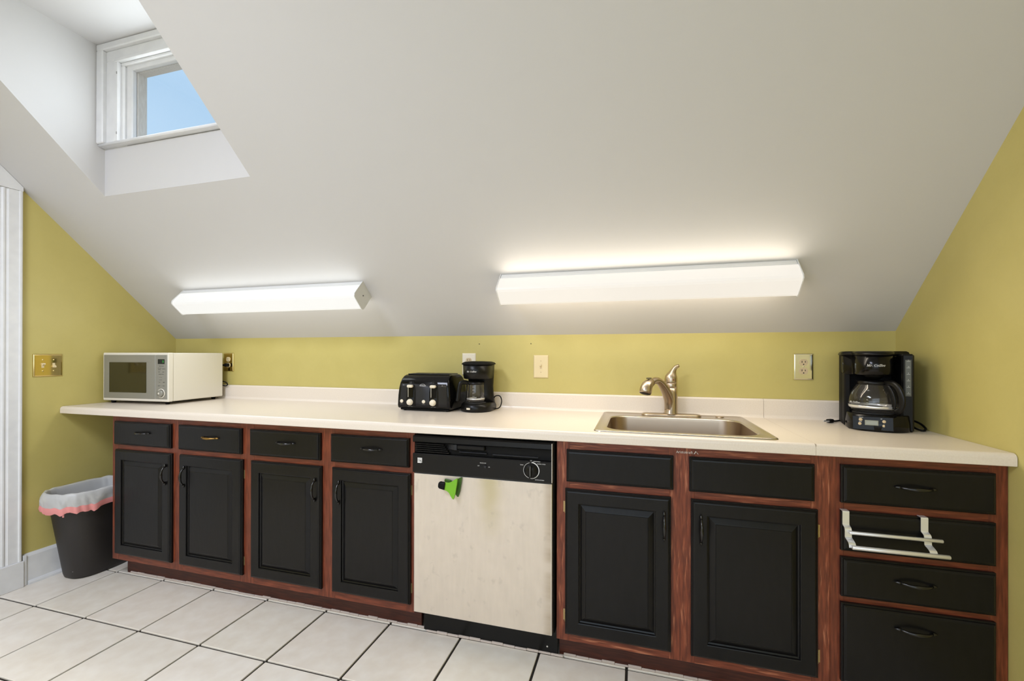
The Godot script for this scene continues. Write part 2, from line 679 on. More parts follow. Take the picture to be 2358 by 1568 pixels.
func build_floor() -> void:
	var f := struct("floor", "floor of square cream tiles with dark grout lines", "floor", bx(Vector3(-0.1, -0.1, -0.1), Vector3(W + 0.1, -0.0065, ROOM + 0.1)), "grout")
	var cache := {}
	var px := 0.3422
	var pz := 0.3445
	var gap := 0.0100
	for i in range(-1, 13):
		for j in range(-1, 12):
			var x0 := maxf(0.307 + px * i, 0.0)
			var x1 := minf(0.307 + px * (i + 1), W)
			var z0 := maxf(0.548 + pz * j, 0.22)
			var z1 := minf(0.548 + pz * (j + 1), ROOM)
			if x1 - x0 < 0.03 or z1 - z0 < 0.03:
				continue
			var w := x1 - x0 - gap
			var d := z1 - z0 - gap
			var key := "%.3f_%.3f" % [w, d]
			if not cache.has(key):
				cache[key] = bx(Vector3(-w / 2, -0.008, -d / 2), Vector3(w / 2, 0.0, d / 2), 0.0016)
			var t := part(f, cache[key], "tile", "tile_%d" % rng.randi_range(0, 3), Vector3((x0 + x1) / 2, rng.randf_range(-0.0004, 0.0), (z0 + z1) / 2))
			t.rotation.x = rng.randf_range(-0.0008, 0.0008)

func build_dormer() -> void:
	var th := 0.07
	var zt := (CEIL - KNEE) / tan(SL)
	var st := begin()
	for s in [[DX0 - 0.0004, DX0 - th], [DX1 + 0.0004, DX1 + th]]:
		prism(st, [Vector2(DZ - 0.06, slope_y(DZ - 0.06) + 0.03), Vector2(zt - 0.02, CEIL + 0.01), Vector2(DZ - 0.06, CEIL + 0.01)], s[0], s[1], "x")
	# end wall round the window
	var wl := 0.655
	var wr := DX0 + DX1 - wl
	var wb := 2.235
	var wt := 2.640
	var zo := 0.668
	prism(st, [Vector2(zo, slope_y(zo) + 0.02), Vector2(DZ, slope_y(DZ) - 0.0005), Vector2(DZ, wb), Vector2(zo, wb)], DX0 - 0.0004, DX1 + 0.0004, "x")
	box(st, Vector3(DX0 - 0.0004, wt, zo), Vector3(DX1 + 0.0004, CEIL + 0.01, DZ))
	box(st, Vector3(DX0 - 0.0004, wb, zo), Vector3(wl, wt, DZ))
	box(st, Vector3(wr, wb, zo), Vector3(DX1 + 0.0004, wt, DZ))
	struct("wall_dormer", "white dormer cheeks and end wall round the small window", "wall", fin(st), "ceiling_paint")
	var w := thing("window_1", "small white dormer window with moulded casing showing blue sky", "window", Vector3((DX0 + DX1) / 2, wb, DZ), 0.0, false, "", "structure")
	names["window_1"] = 0
	# casing: back band, board, bead on each side and over the head
	var prof := [[0.0, 0.045, 0.040], [0.042, 0.112, 0.022], [0.108, 0.136, 0.030], [0.134, 0.156, 0.016]]
	for k in prof.size():
		var p: Array = prof[k]
		var zf: float = DZ + p[2]
		var nm: String = ["casing_back_band", "casing_board", "casing_bead", "casing_stop"][k]
		for s in [0, 1]:
			var x0: float = DX0 + p[0] if s == 0 else DX1 - p[1]
			var x1: float = DX0 + p[1] if s == 0 else DX1 - p[0]
			part(w, bx(Vector3(x0, 2.25, DZ - 0.004), Vector3(x1, CEIL - p[1] * 0.74 + 0.001, zf - 0.0003), 0.004), nm, "white_trim")
		part(w, bx(Vector3(DX0 + p[0] + 0.0006, CEIL - p[1] * 0.74, DZ - 0.004), Vector3(DX1 - p[0] - 0.0006, CEIL - p[0] * 0.74 - 0.0004, zf), 0.004), nm, "white_trim")
	# sash
	var sx0 := 0.655
	var sx1 := DX0 + DX1 - sx0
	var sy0 := 2.250
	var sy1 := 2.632
	var fw := 0.040
	part(w, bx(Vector3(sx0, sy0, 0.708), Vector3(sx0 + fw, sy1, 0.731), 0.004), "sash_stile", "white_trim")
	part(w, bx(Vector3(sx1 - fw, sy0, 0.708), Vector3(sx1, sy1, 0.731), 0.004), "sash_stile", "white_trim")
	part(w, bx(Vector3(sx0 + fw - 0.0004, sy1 - 0.030, 0.7085), Vector3(sx1 - fw + 0.0004, sy1 - 0.0005, 0.7305), 0.002), "sash_rail", "white_trim")
	part(w, bx(Vector3(sx0 + fw - 0.0004, sy0 - 0.012, 0.7085), Vector3(sx1 - fw + 0.0004, sy0 + 0.004, 0.7305), 0.002), "sash_rail", "white_trim")
	part(w, bx(Vector3(sx0 + 0.03, sy0, 0.7125), Vector3(sx1 - 0.03, sy1 - 0.022, 0.7155)), "pane", "pane")
	# weathered outer frame seen through the glass
	for s in [0, 1]:
		var a := 0.640 if s == 0 else DX0 + DX1 - 0.698
		part(w, bx(Vector3(a, 2.22, 0.664), Vector3(a + 0.058, 2.66, 0.7075), 0.002), "outer_jamb", "weathered_wood")
	part(w, bx(Vector3(0.64, 2.603, 0.664), Vector3(DX0 + DX1 - 0.64, 2.66, 0.7075), 0.002), "outer_head", "weathered_wood")
	part(w, bx(Vector3(0.64, 2.20, 0.640), Vector3(DX0 + DX1 - 0.64, 2.246, 0.7075), 0.002), "outer_sill", "weathered_wood")
	# rounded stool
	st = begin(true)
	var nose := []
	for k in 9:
		var a := -PI / 2 + PI * k / 8
		nose.append(Vector2(0.750 + cos(a) * 0.008, 2.246 + sin(a) * 0.008))
	nose.append(Vector2(0.70, 2.254))
	nose.append(Vector2(0.70, 2.237))
	prism(st, nose, DX0 + 0.001, DX1 - 0.001, "x")
	part(w, fin(st), "window_stool", "white_trim")
	for y in [2.29, 2.585]:
		part(w, bx(Vector3(0.627, y - 0.006, DZ + 0.029), Vector3(0.632, y + 0.006, DZ + 0.032), 0.001), "screw_hole", "print_grey")

func build_left_trim() -> void:
	# fluted door casing at the left edge of the picture
	var t := thing("trim_1", "white fluted door casing at the left edge of the yellow wall", "door trim", Vector3(0, 0, 0.86), 0.0, false, "", "structure")
	names["trim_1"] = 0
	var prof := [Vector2(0.0, 0.802), Vector2(0.026, 0.802), Vector2(0.028, 0.806), Vector2(0.028, 0.812), Vector2(0.022, 0.815), Vector2(0.022, 0.852)]
	for k in 3:
		var z := 0.852 + 0.022 * k
		for a in [0.2, 0.5, 0.8]:
			prof.append(Vector2(0.022 - 0.006 * sin(PI * a), z + 0.014 * a))
		prof.append(Vector2(0.022, z + 0.015))
		prof.append(Vector2(0.022, z + 0.021))
	prof += [Vector2(0.022, 0.955), Vector2(0.0, 0.955)]
	var st := begin()
	prism(st, prof, 0.135, 2.046, "y")
	part(t, fin(st), "casing_upright", "white_trim")
	st = begin()
	var zz := func(y: float) -> float: return (y - KNEE) / tan(SL) + 0.002
	prism(st, [Vector2(0.80, 2.047), Vector2(0.80, 2.068), Vector2(zz.call(2.16), 2.16), Vector2(1.72, 2.16), Vector2(1.72, 2.047)], 0.0, 0.026, "x")
	part(t, fin(st), "casing_head", "white_trim")
	st = begin()
	prism(st, prof, 0.135, 2.046, "y", Transform3D(Basis.IDENTITY.scaled(Vector3(1, 1, -1)), Vector3(0, 0, 2.52)))
	part(t, fin(st), "casing_upright", "white_trim")
	for z in [[0.795, 0.96], [1.56, 1.725]]:
		part(t, bx(Vector3(0, 0.0, z[0]), Vector3(0.032, 0.1345, z[1]), 0.002), "plinth_block", "white_trim")
	var d := thing("door_1", "plain white door inside the fluted casing", "door", Vector3(0, 0, 1.26), 0.0, false, "", "structure")
	names["door_1"] = 0
	part(d, panel_mesh(0.60, 2.03, [[0, 0], [0, 0.008], [0.10, 0.008], [0.115, 0.003], [0.13, 0.003], [0.15, 0.008]]), "door_leaf", "white_trim", Vector3(0.001, 1.02, 1.26), Basis(Vector3.UP, PI / 2))
	part(d, lathed([[0.0, 0.0], [0.028, 0.0], [0.028, 0.006], [0.010, 0.010], [0.010, 0.03], [0.026, 0.045], [0.024, 0.06], [0.0, 0.066]], 16), "knob", "brass_worn", Vector3(0.009, 0.98, 1.50), Basis(Vector3.BACK, -PI / 2))
	# baseboard with a cap and a shoe strip
	var b := thing("baseboard_left", "white painted baseboard behind the wastebasket", "baseboard", Vector3(0, 0, 0.40), 0.0, false, "", "structure")
	names["baseboard_left"] = 0
	part(b, prism_mesh([Vector2(0, 0.0), Vector2(0.017, 0.0), Vector2(0.017, 0.146), Vector2(0.012, 0.156), Vector2(0.008, 0.160), Vector2(0, 0.160)], 0.02, 0.789, "z"), "board", "white_trim")
	part(b, bx(Vector3(0.0, 0.0, 0.780), Vector3(0.024, 0.158, 0.7945), 0.002), "end_strip", "white_trim")
	part(b, prism_mesh([Vector2(0.017, 0.0), Vector2(0.031, 0.0), Vector2(0.030, 0.010), Vector2(0.024, 0.018), Vector2(0.017, 0.020)], 0.02, 0.776, "z"), "shoe_strip", "white_trim")

func build_rear_window() -> void:  # window out of view, placed to light the floor and cabinets
	var w := thing("window_2", "unseen wide window behind the camera placed to light the floor and cabinets", "window", Vector3(2.85, 0.90, ROOM), 0.0, false, "", "structure")
	names["window_2"] = 0
	for x in [1.65, 2.43, 3.21, 3.99]:
		part(w, bx(Vector3(x, 0.90, ROOM - 0.01), Vector3(x + 0.06, 2.50, ROOM + 0.07), 0.004), "frame_upright", "white_trim")
	for y in [0.90, 2.44]:
		part(w, bx(Vector3(1.65, y, ROOM - 0.01), Vector3(4.05, y + 0.06, ROOM + 0.07), 0.004), "frame_rail", "white_trim")
	for x in [1.71, 2.49, 3.27]:
		part(w, bx(Vector3(x, 0.96, ROOM + 0.03), Vector3(x + 0.72, 2.44, ROOM + 0.034)), "pane", "pane")

# ------------------------------------------------------------------ cabinets
const DOOR := [[0, 0.0005], [0, 0.010], [0.0025, 0.0125], [0.004, 0.0125], [0.005, 0.0155], [0.009, 0.019], [0.012, 0.020], [0.051, 0.020], [0.0535, 0.0185], [0.0545, 0.0115], [0.059, 0.0095], [0.076, 0.0175], [0.079, 0.0182], [0.0805, 0.0200], [0.084, 0.0200]]
const FRONT := [[0, 0.0005], [0, 0.011], [0.0025, 0.0135], [0.0045, 0.0135], [0.0055, 0.0165], [0.009, 0.0190], [0.013, 0.020], [0.02, 0.020]]
const FZ := 0.60

var pull_mesh: ArrayMesh
var hinge_mesh: ArrayMesh

func make_pull() -> ArrayMesh:
	# bow pull along x, feet on z = 0
	var st := begin(true)
	var pts := []
	var rad := []
	for k in 15:
		var t := -1.0 + 2.0 * k / 14.0
		pts.append(Vector3(t * 0.041, 0, 0.008 + 0.017 * (1.0 - pow(absf(t), 2.6))))
		rad.append(lerpf(0.0062, 0.0032, pow(absf(t), 1.2)) + (0.0012 if absf(t) > 0.95 else 0.0))
	tube(st, pts, rad, 8, Vector3(0, 1, 0))
	for s in [-1.0, 1.0]:
		var q := []
		for p in [0.036, 0.039, 0.0425, 0.046, 0.049, 0.052, 0.0555]:
			q.append(Vector3(s * p, 0, 0.005))
		tube(st, q, [0.003, 0.0055, 0.0072, 0.0072, 0.0056, 0.0038, 0.0008], 8, Vector3(0, 1, 0), 0.72)
	return fin(st)

func make_hinge() -> ArrayMesh:
	# leaf against the frame, knuckle standing proud
	var st := begin()
	box(st, Vector3(-0.004, -0.021, 0.0), Vector3(0.006, 0.021, 0.0018), 0.0006)
	for y in [-0.022, -0.006, 0.010]:
		lathe(st, [[0.0036, y + 0.0005], [0.0042, y + 0.001], [0.0042, y + 0.0125], [0.0036, y + 0.0135]], 8, Transform3D(Basis.IDENTITY, Vector3(-0.004, 0, 0.006)))
	box(st, Vector3(-0.010, -0.020, 0.004), Vector3(-0.003, 0.020, 0.0062), 0.0005)
	return fin(st)

func front(parent: Node3D, called: String, x0: float, x1: float, y0: float, y1: float, prof: Array) -> MeshInstance3D:
	return part(parent, panel_mesh(x1 - x0, y1 - y0, prof), called, "black_paint", Vector3((x0 + x1) / 2, (y0 + y1) / 2, FZ))

func pull(parent: Node3D, x: float, y: float, upright: bool, m := "handle_black") -> void:
	var o := part(parent, pull_mesh, "handle", m, Vector3(x, y, FZ + 0.0195), Basis(Vector3.BACK, PI / 2) if upright else Basis.IDENTITY)
	if m == "brass_worn":
		o.set_meta("label", "bow handle with its black finish worn to brass")

func hinge(parent: Node3D, x: float, y: float, side: float) -> void:
	part(parent, hinge_mesh, "hinge", "hinge_brass", Vector3(x, y, FZ), Basis.IDENTITY if side > 0.0 else Basis(Vector3.BACK, PI))

# face-frame carcass; uprights and levels are [from, to] pairs
func carcass(label: String, x0: float, x1: float, ups: Array, levels: Array, mu := "stained_wood_upright", ml := "stained_wood_level") -> Node3D:
	var c := thing("base_cabinet", label, "cabinet", Vector3((x0 + x1) / 2, 0, 0.31), 0.0, false, "base cabinets under the worktop")
	var st := begin()
	box(st, Vector3(x0 + 0.002, 0.10, 0.03), Vector3(x0 + 0.016, 0.874, FZ - 0.019))
	box(st, Vector3(x1 - 0.016, 0.10, 0.03), Vector3(x1 - 0.002, 0.874, FZ - 0.019))
	box(st, Vector3(x0 + 0.016, 0.104, 0.03), Vector3(x1 - 0.016, 0.118, FZ - 0.019))
	box(st, Vector3(x0 + 0.016, 0.118, 0.03), Vector3(x1 - 0.016, 0.70, 0.04))
	part(c, fin(st), "carcass", "stained_wood_dark")
	for u in ups:
		part(c, bx(Vector3(u[0], 0.103, FZ - 0.019), Vector3(u[1], 0.876, FZ), 0.0008), "frame_stile", mu)
	for k in ups.size() - 1:
		for l in levels:
			part(c, bx(Vector3(ups[k][1], l[0], FZ - 0.0188), Vector3(ups[k + 1][0], l[1], FZ - 0.0004)), "frame_rail", ml)
	part(c, bx(Vector3(x0 + (0.012 if x0 < 0.5 else 0.0), 0.0, 0.520), Vector3(x1 - 0.0004, 0.1035, 0.534)), "toe_kick", "stained_wood_dark")
	return c

func build_cabinets() -> void:
	pull_mesh = make_pull()
	hinge_mesh = make_hinge()
	var lev := [[0.103, 0.150], [0.690, 0.735], [0.838, 0.876]]
	# left pair: two doors and two drawers each
	var a := carcass("two door cabinet with two drawers nearest the wastebasket", 0.358, 1.268, [[0.358, 0.405], [0.775, 0.860], [1.228, 1.268]], lev)
	var b := carcass("two door cabinet with two drawers just left of the dishwasher", 1.268, 2.168, [[1.268, 1.312], [1.682, 1.770], [2.130, 2.168]], lev)
	for s in [[a, 0.389, 0.790, 1], [a, 0.845, 1.246, -1], [b, 1.298, 1.698, 1], [b, 1.755, 2.147, -1]]:
		var dr := front(s[0], "drawer", s[1], s[2], 0.7235, 0.848, FRONT)
		var mid: float = (s[1] + s[2]) / 2
		pull(dr, mid + 0.018, 0.795, false, "brass_worn" if is_equal_approx(s[1], 0.845) else "handle_black")
		var d := front(s[0], "door", s[1] + 0.006, s[2] + 0.006, 0.1395, 0.6975, DOOR)
		pull(d, s[2] - 0.020 if s[3] > 0 else s[1] + 0.052, 0.592, true)
		var hx: float = s[1] + 0.004 if s[3] > 0 else s[2] + 0.005
		for y in [0.625, 0.206]:
			hinge(s[0], hx, y, -1.0 if s[3] > 0 else 1.0)
	# sink base: false drawer fronts
	var c := carcass("wide two door cabinet under the sink with blank upper panels", 2.782, 3.698, [[2.782, 2.832], [3.195, 3.280], [3.642, 3.698]], lev, "worn_wood_0", "worn_wood_1")
	for s in [[2.8215, 3.2085, 1], [3.2615, 3.6505, -1]]:
		front(c, "false_drawer_front", s[0], s[1], 0.720, 0.843, FRONT)
		var d := front(c, "door", s[0] - 0.005 if s[2] > 0 else s[0] + 0.006, s[1] - 0.008 if s[2] > 0 else s[1] + 0.010, 0.134, 0.6925, DOOR)
		pull(d, 3.176 if s[2] > 0 else 3.299, 0.590, true)
		for y in [0.620, 0.203]:
			hinge(c, 2.814 if s[2] > 0 else 3.6635, y, -1.0 if s[2] > 0 else 1.0)
	var lt := part(c, letters("Aristokraft", 0.0085, 0.0004), "maker_lettering", "print_white", Vector3(3.2465, 0.8556, FZ + 0.0004))
	lt.set_meta("label", "white lettering on the frame")
	var st := begin()
	for p in [[Vector2(3.2775, 0.8515), Vector2(3.2805, 0.8515), Vector2(3.2855, 0.8600), Vector2(3.2840, 0.8622)], [Vector2(3.2840, 0.8622), Vector2(3.2855, 0.8600), Vector2(3.2905, 0.8515), Vector2(3.2935, 0.8515)]]:
		prism(st, p, FZ + 0.0002, FZ + 0.0008, "z")
	part(c, fin(st), "maker_mark", "print_white")
	# drawer base
	var e := carcass("narrow four drawer cabinet against the right wall", 3.6985, 4.1635, [[3.6985, 3.738], [4.116, 4.1635]], [[0.103, 0.150], [0.385, 0.425], [0.540, 0.575], [0.690, 0.735], [0.838, 0.876]])
	for y in [[0.7235, 0.848, 0.790], [0.5675, 0.698, -1.0], [0.4175, 0.5465, 0.490], [0.139, 0.397, 0.343]]:
		var d := front(e, "drawer", 3.7255, 4.128, y[0], y[1], FRONT)
		if y[2] > 0.0:
			pull(d, 3.921, y[2], false)
	# caulk bead along the foot of the cabinets
	st = begin()
	var x := 0.40
	while x < 4.16:
		var x2 := minf(x + 0.05, 4.16)
		var h := 0.009 + rng.randf_range(-0.002, 0.003)
		var zc := 0.533 if x < 2.17 or x > 2.77 else 0.547
		box(st, Vector3(x, 0.0, zc), Vector3(x2, h, zc + 0.0065 + rng.randf_range(0, 0.002)), 0.002)
		x = x2
	var tr := struct("trim_2", "rough whitish caulk bead where the toe kick meets the tiles", "caulk trim", fin(st), "caulk")
	tr.set_meta("kind", "structure")

# ------------------------------------------------------------------ dishwasher
func build_dishwasher() -> void:
	var d := thing("dishwasher", "built in dishwasher with stained steel door and black control panel", "dishwasher", Vector3(2.475, 0, 0.32))
	var x0 := 2.178
	var x1 := 2.768
	var st := begin()
	box(st, Vector3(x0 + 0.005, 0.118, 0.04), Vector3(x1 + 0.006, 0.870, 0.598), 0.003)
	part(d, fin(st), "tub", "black_matte")
	part(d, bx(Vector3(x0 + 0.008, 0.004, 0.536), Vector3(x1 + 0.010, 0.122, 0.548), 0.002), "kick_plate", "black_satin")
	for p in [[2.22, 0.095], [2.735, 0.03]]:
		part(d, lathed([[0.0, 0.0], [0.004, 0.0], [0.003, 0.002], [0.0, 0.0025]], 10), "screw", "satin_steel", Vector3(p[0], p[1], 0.548), Basis(Vector3.RIGHT, PI / 2))
	# steel door skin with its own uv
	st = begin()
	box(st, Vector3(x0, 0.124, 0.599), Vector3(x1, 0.709, 0.6255), 0.002)
	var door := part(d, fin(st), "door", "steel_edge")
	st = begin()
	var q := [Vector3(x0 + 0.003, 0.127, 0.6262), Vector3(x1 - 0.004, 0.127, 0.6262), Vector3(x1 - 0.004, 0.707, 0.6262), Vector3(x0 + 0.003, 0.707, 0.6262)]
	var uv := [Vector2(0, 1), Vector2(1, 1), Vector2(1, 0), Vector2(0, 0)]
	for k in [0, 2, 1, 0, 3, 2]:
		st.set_uv(uv[k])
		st.add_vertex(q[k])
	for e in [[0, 1, Vector3(0, -1, 0)], [2, 3, Vector3(0, 1, 0)], [1, 2, Vector3(1, 0, 0)], [3, 0, Vector3(-1, 0, 0)]]:
		st.set_uv(uv[e[0]])
		face(st, [q[e[0]], q[e[1]], q[e[1]] - Vector3(0, 0, 0.0008), q[e[0]] - Vector3(0, 0, 0.0008)], e[2])
	part(door, fin(st), "steel_skin", "door_steel").set_meta("label", "stained brushed steel skin")
	# control panel: flat fascia below, hooded recess above
	var cp := part(d, bx(Vector3(x0 - 0.004, 0.7115, 0.600), Vector3(x1, 0.7925, 0.6300), 0.003), "control_panel", "black_satin")
	part(cp, bx(Vector3(x0 - 0.004, 0.7925, 0.600), Vector3(x1, 0.8400, 0.6080), 0.001), "recess", "black_matte")
	part(cp, prism_mesh([Vector2(0.600, 0.838), Vector2(0.624, 0.838), Vector2(0.6290, 0.842), Vector2(0.6270, 0.860), Vector2(0.6200, 0.866), Vector2(0.600, 0.866)], x0 - 0.004, x1, "x"), "hood", "black_satin")
	for k in 5:
		var y := 0.797 + k * 0.0082
		part(cp, bx(Vector3(x0 + 0.004, y, 0.606), Vector3(x0 + 0.160 - k * 0.006, y + 0.0042, 0.624), 0.001), "vent_slat", "black_satin")
	part(cp, prism_mesh([Vector2(x0 + 0.150, 0.608), Vector2(x0 + 0.196, 0.608), Vector2(x0 + 0.192, 0.620), Vector2(x0 + 0.182, 0.6225)], 0.814, 0.836, "y"), "latch_cheek", "charcoal")
	part(cp, bx(Vector3(x0 + 0.195, 0.818, 0.606), Vector3(x0 + 0.315, 0.836, 0.626), 0.003), "latch_handle", "black_satin")
	part(cp, bx(Vector3(x0 + 0.200, 0.803, 0.606), Vector3(x0 + 0.322, 0.808, 0.617), 0.002), "latch_lip", "charcoal")
	part(cp, bx(Vector3(x0 + 0.345, 0.800, 0.606), Vector3(x0 + 0.535, 0.806, 0.616), 0.002), "recess_lip", "charcoal")
	part(cp, bx(Vector3(x1 - 0.0015, 0.7130, 0.603), Vector3(x1 + 0.0015, 0.8640, 0.6295), 0.0004), "edge_trim", "steel_edge")
	# dial with its printed ring
	var dial := Vector3(2.6865, 0.7560, 0.6302)
	part(cp, lathed([[0.0, 0.0], [0.0265, 0.0], [0.0265, 0.004], [0.025, 0.008], [0.0, 0.009]], 32), "dial", "black_satin", dial, Basis(Vector3.RIGHT, PI / 2))
	part(cp, bx(Vector3(-0.0050, -0.024, 0.008), Vector3(0.0050, 0.024, 0.019), 0.002), "dial_grip", "black_satin", dial)
	part(cp, bx(Vector3(-0.0006, -0.018, 0.0188), Vector3(0.0006, 0.021, 0.0194)), "dial_mark", "print_grey", dial)
	st = begin()
	for k in 60:
		var a0 := TAU * k / 60.0
		var deg := rad_to_deg(a0)
		if (deg > 84 and deg < 100) or (deg > 246 and deg < 260):
			continue
		var right := deg < 84 or deg > 265
		var u := fposmod(84.0 - deg, 360.0) / 180.0     # 0 at the top, clockwise
		var wdt := lerpf(0.0040, 0.0016, clampf(u, 0, 1)) if right else 0.0011
		var a1 := a0 + TAU / 60.0
		var r0 := 0.0300
		face(st, [Vector3(cos(a0) * r0, sin(a0) * r0, 0.0004), Vector3(cos(a0) * (r0 + wdt), sin(a0) * (r0 + wdt), 0.0004), Vector3(cos(a1) * (r0 + wdt), sin(a1) * (r0 + wdt), 0.0004), Vector3(cos(a1) * r0, sin(a1) * r0, 0.0004)], Vector3.BACK)
	part(cp, fin(st), "dial_ring", "print_white", dial)
	for t in [["OFF", 0.0, 0.0385, 0.0030], ["HEAVY WASH", 0.0225, 0.0365, 0.0030], ["NORMAL WASH", 0.040, 0.0275, 0.0030], ["RINSE", -0.0375, 0.0200, 0.0034], ["WATER HEATING", 0.0335, -0.0345, 0.0030]]:
		part(cp, letters(t[0], t[3], 0.0003), "panel_lettering", "print_white", dial + Vector3(t[1], t[2], 0.0004))
	for t in [["HEATED DRY", 2.4885, 0.7715], ["OFF", 2.4690, 0.7595], ["ON", 2.5140, 0.7570]]:
		part(cp, letters(t[0], 0.0030, 0.0003), "panel_lettering", "print_white", Vector3(t[1], t[2], 0.6304))
	part(cp, bx(Vector3(2.4780, 0.7520, 0.6295), Vector3(2.5060, 0.7630, 0.6308), 0.0006), "switch_slot", "void")
	part(cp, prism_mesh([Vector2(2.4955, 0.753), Vector2(2.5025, 0.753), Vector2(2.5045, 0.762), Vector2(2.4935, 0.762)], 0.6302, 0.6360, "z"), "slide_switch", "charcoal")
	# square maker's mark: white block cut by lines and a slanting stroke
	st = begin()
	var mk := Vector3(2.2085, 0.7615, 0.6303)
	for k in 3:
		box(st, mk + Vector3(-0.0105, 0.0030 + k * 0.0037, 0), mk + Vector3(0.0105, 0.0057 + k * 0.0037, 0.0005))
	for p in [[Vector2(-0.0105, 0.0018), Vector2(-0.0040, 0.0018), Vector2(0.0105, -0.0040), Vector2(0.0105, -0.0068), Vector2(-0.0050, -0.0005), Vector2(-0.0105, -0.0005)], [Vector2(-0.0105, -0.0018), Vector2(-0.0050, -0.0018), Vector2(0.0070, -0.0068), Vector2(0.0070, -0.0085), Vector2(-0.0105, -0.0085)], [Vector2(0.0020, 0.0018), Vector2(0.0105, 0.0018), Vector2(0.0105, -0.0016)]]:
		var pp := []
		for v in p:
			pp.append(v + Vector2(mk.x, mk.y))
		prism(st, pp, mk.z, mk.z + 0.0005, "z")
	part(cp, fin(st), "maker_mark", "print_white")

# ------------------------------------------------------------------ worktop
func edge_profile() -> Array:
	# (z, y) of the worktop's section, front edge rolled
	var p := [Vector2(0.003, 0.877), Vector2(0.612, 0.877), Vector2(0.6335, 0.877), Vector2(0.635, 0.879), Vector2(0.635, 0.900)]
	for k in range(1, 6):
		var a := PI / 2 * k / 5.0
		p.append(Vector2(0.620 + 0.015 * cos(a), 0.900 + 0.015 * sin(a)))
	p.append(Vector2(0.003, TOP))
	return p

func build_worktop() -> void:
	var w := thing("worktop", "long cream laminate worktop with a low splashback", "countertop", Vector3(W / 2, 0.877, 0.32))
	var st := begin()
	var p := edge_profile()
	var hx0 := 2.955
	var hx1 := 3.520
	prism(st, p, 0.002, hx0, "x")
	prism(st, p, hx1, 3.6455, "x")
	# strips before and behind the sink cut-out
	var fr := [Vector2(0.575, 0.877)]
	for k in range(1, p.size() - 1):
		fr.append(p[k])
	fr.append(Vector2(0.575, TOP))
	prism(st, fr, hx0, hx1, "x")
	prism(st, [Vector2(0.003, 0.877), Vector2(0.10, 0.877), Vector2(0.10, TOP), Vector2(0.003, TOP)], hx0, hx1, "x")
	part(w, fin(st), "worktop_slab", "laminate")
	part(w, prism_mesh(p, 3.6465, W - 0.002, "x"), "worktop_slab", "laminate")
	var b := [Vector2(0.001, TOP), Vector2(0.034, TOP), Vector2(0.028, TOP + 0.002), Vector2(0.024, TOP + 0.008), Vector2(0.022, TOP + 0.014), Vector2(0.022, 0.996), Vector2(0.018, 1.003), Vector2(0.001, 1.003)]
	part(w, prism_mesh(b, 0.002, 3.6455, "x"), "splashback", "laminate")
	part(w, prism_mesh(b, 3.6467, W - 0.002, "x"), "splashback", "laminate")
	# dark line of adhesive in the butt joint
	part(w, bx(Vector3(3.6453, 0.880, 0.004), Vector3(3.6469, TOP - 0.0006, 0.6335)), "joint", "laminate_seam")

func build_sink() -> void:
	var s := thing("sink", "drop in stainless steel sink set in the worktop", "sink", Vector3(3.2375, TOP, 0.32))
	var c := Vector3(3.2375, 0, 0.3175)
	var ring := func(w: float, d: float, r: float, y: float, dz: float) -> Array:
		var out := []
		for v in rrect(w, d, r, 6):
			out.append(c + Vector3(v.x, y, v.y + dz))
		return out
	# rolled rim and flat deck
	var st := begin(true)
	var rr := []
	for k in [[0.632, 0.570, 0.030, TOP + 0.0002], [0.630, 0.568, 0.029, TOP + 0.0035], [0.622, 0.560, 0.026, TOP + 0.0055], [0.612, 0.550, 0.024, TOP + 0.0045], [0.606, 0.544, 0.022, TOP + 0.0022]]:
		rr.append(ring.call(k[0], k[1], k[2], k[3], 0.0))
	rr.append(ring.call(0.562, 0.424, 0.085, TOP + 0.0022, 0.038))
	rr.append(ring.call(0.556, 0.418, 0.083, TOP + 0.0036, 0.038))
	rr.append(ring.call(0.550, 0.412, 0.080, TOP + 0.0036, 0.038))
	rr.append(ring.call(0.544, 0.406, 0.078, TOP - 0.001, 0.038))
	rings(st, rr, false, false)
	part(s, fin(st), "rim", "steel_brushed")
	st = begin(true)
	rr = []
	for k in [[0.544, 0.406, 0.078, TOP - 0.001], [0.541, 0.403, 0.076, TOP - 0.012], [0.530, 0.392, 0.074, TOP - 0.12], [0.515, 0.377, 0.070, TOP - 0.155], [0.480, 0.342, 0.060, TOP - 0.172], [0.10, 0.10, 0.049, TOP - 0.178]]:
		rr.append(ring.call(k[0], k[1], k[2], k[3], 0.038))
	rings(st, rr, false, true, Transform3D.IDENTITY, true)
	part(s, fin(st), "bowl", "steel_bowl")
	part(s, lathed([[0.056, 0.0], [0.055, 0.003], [0.046, 0.002], [0.040, -0.004], [0.0, -0.006]], 24, true, false), "drain", "chrome", c + Vector3(0, TOP - 0.1765, 0.038))
	part(s, lathed([[0.0, 0.0], [0.0185, 0.0], [0.019, 0.002], [0.017, 0.0042], [0.0, 0.005]], 24), "hole_cover", "nickel", Vector3(3.452, TOP + 0.0022, 0.070))

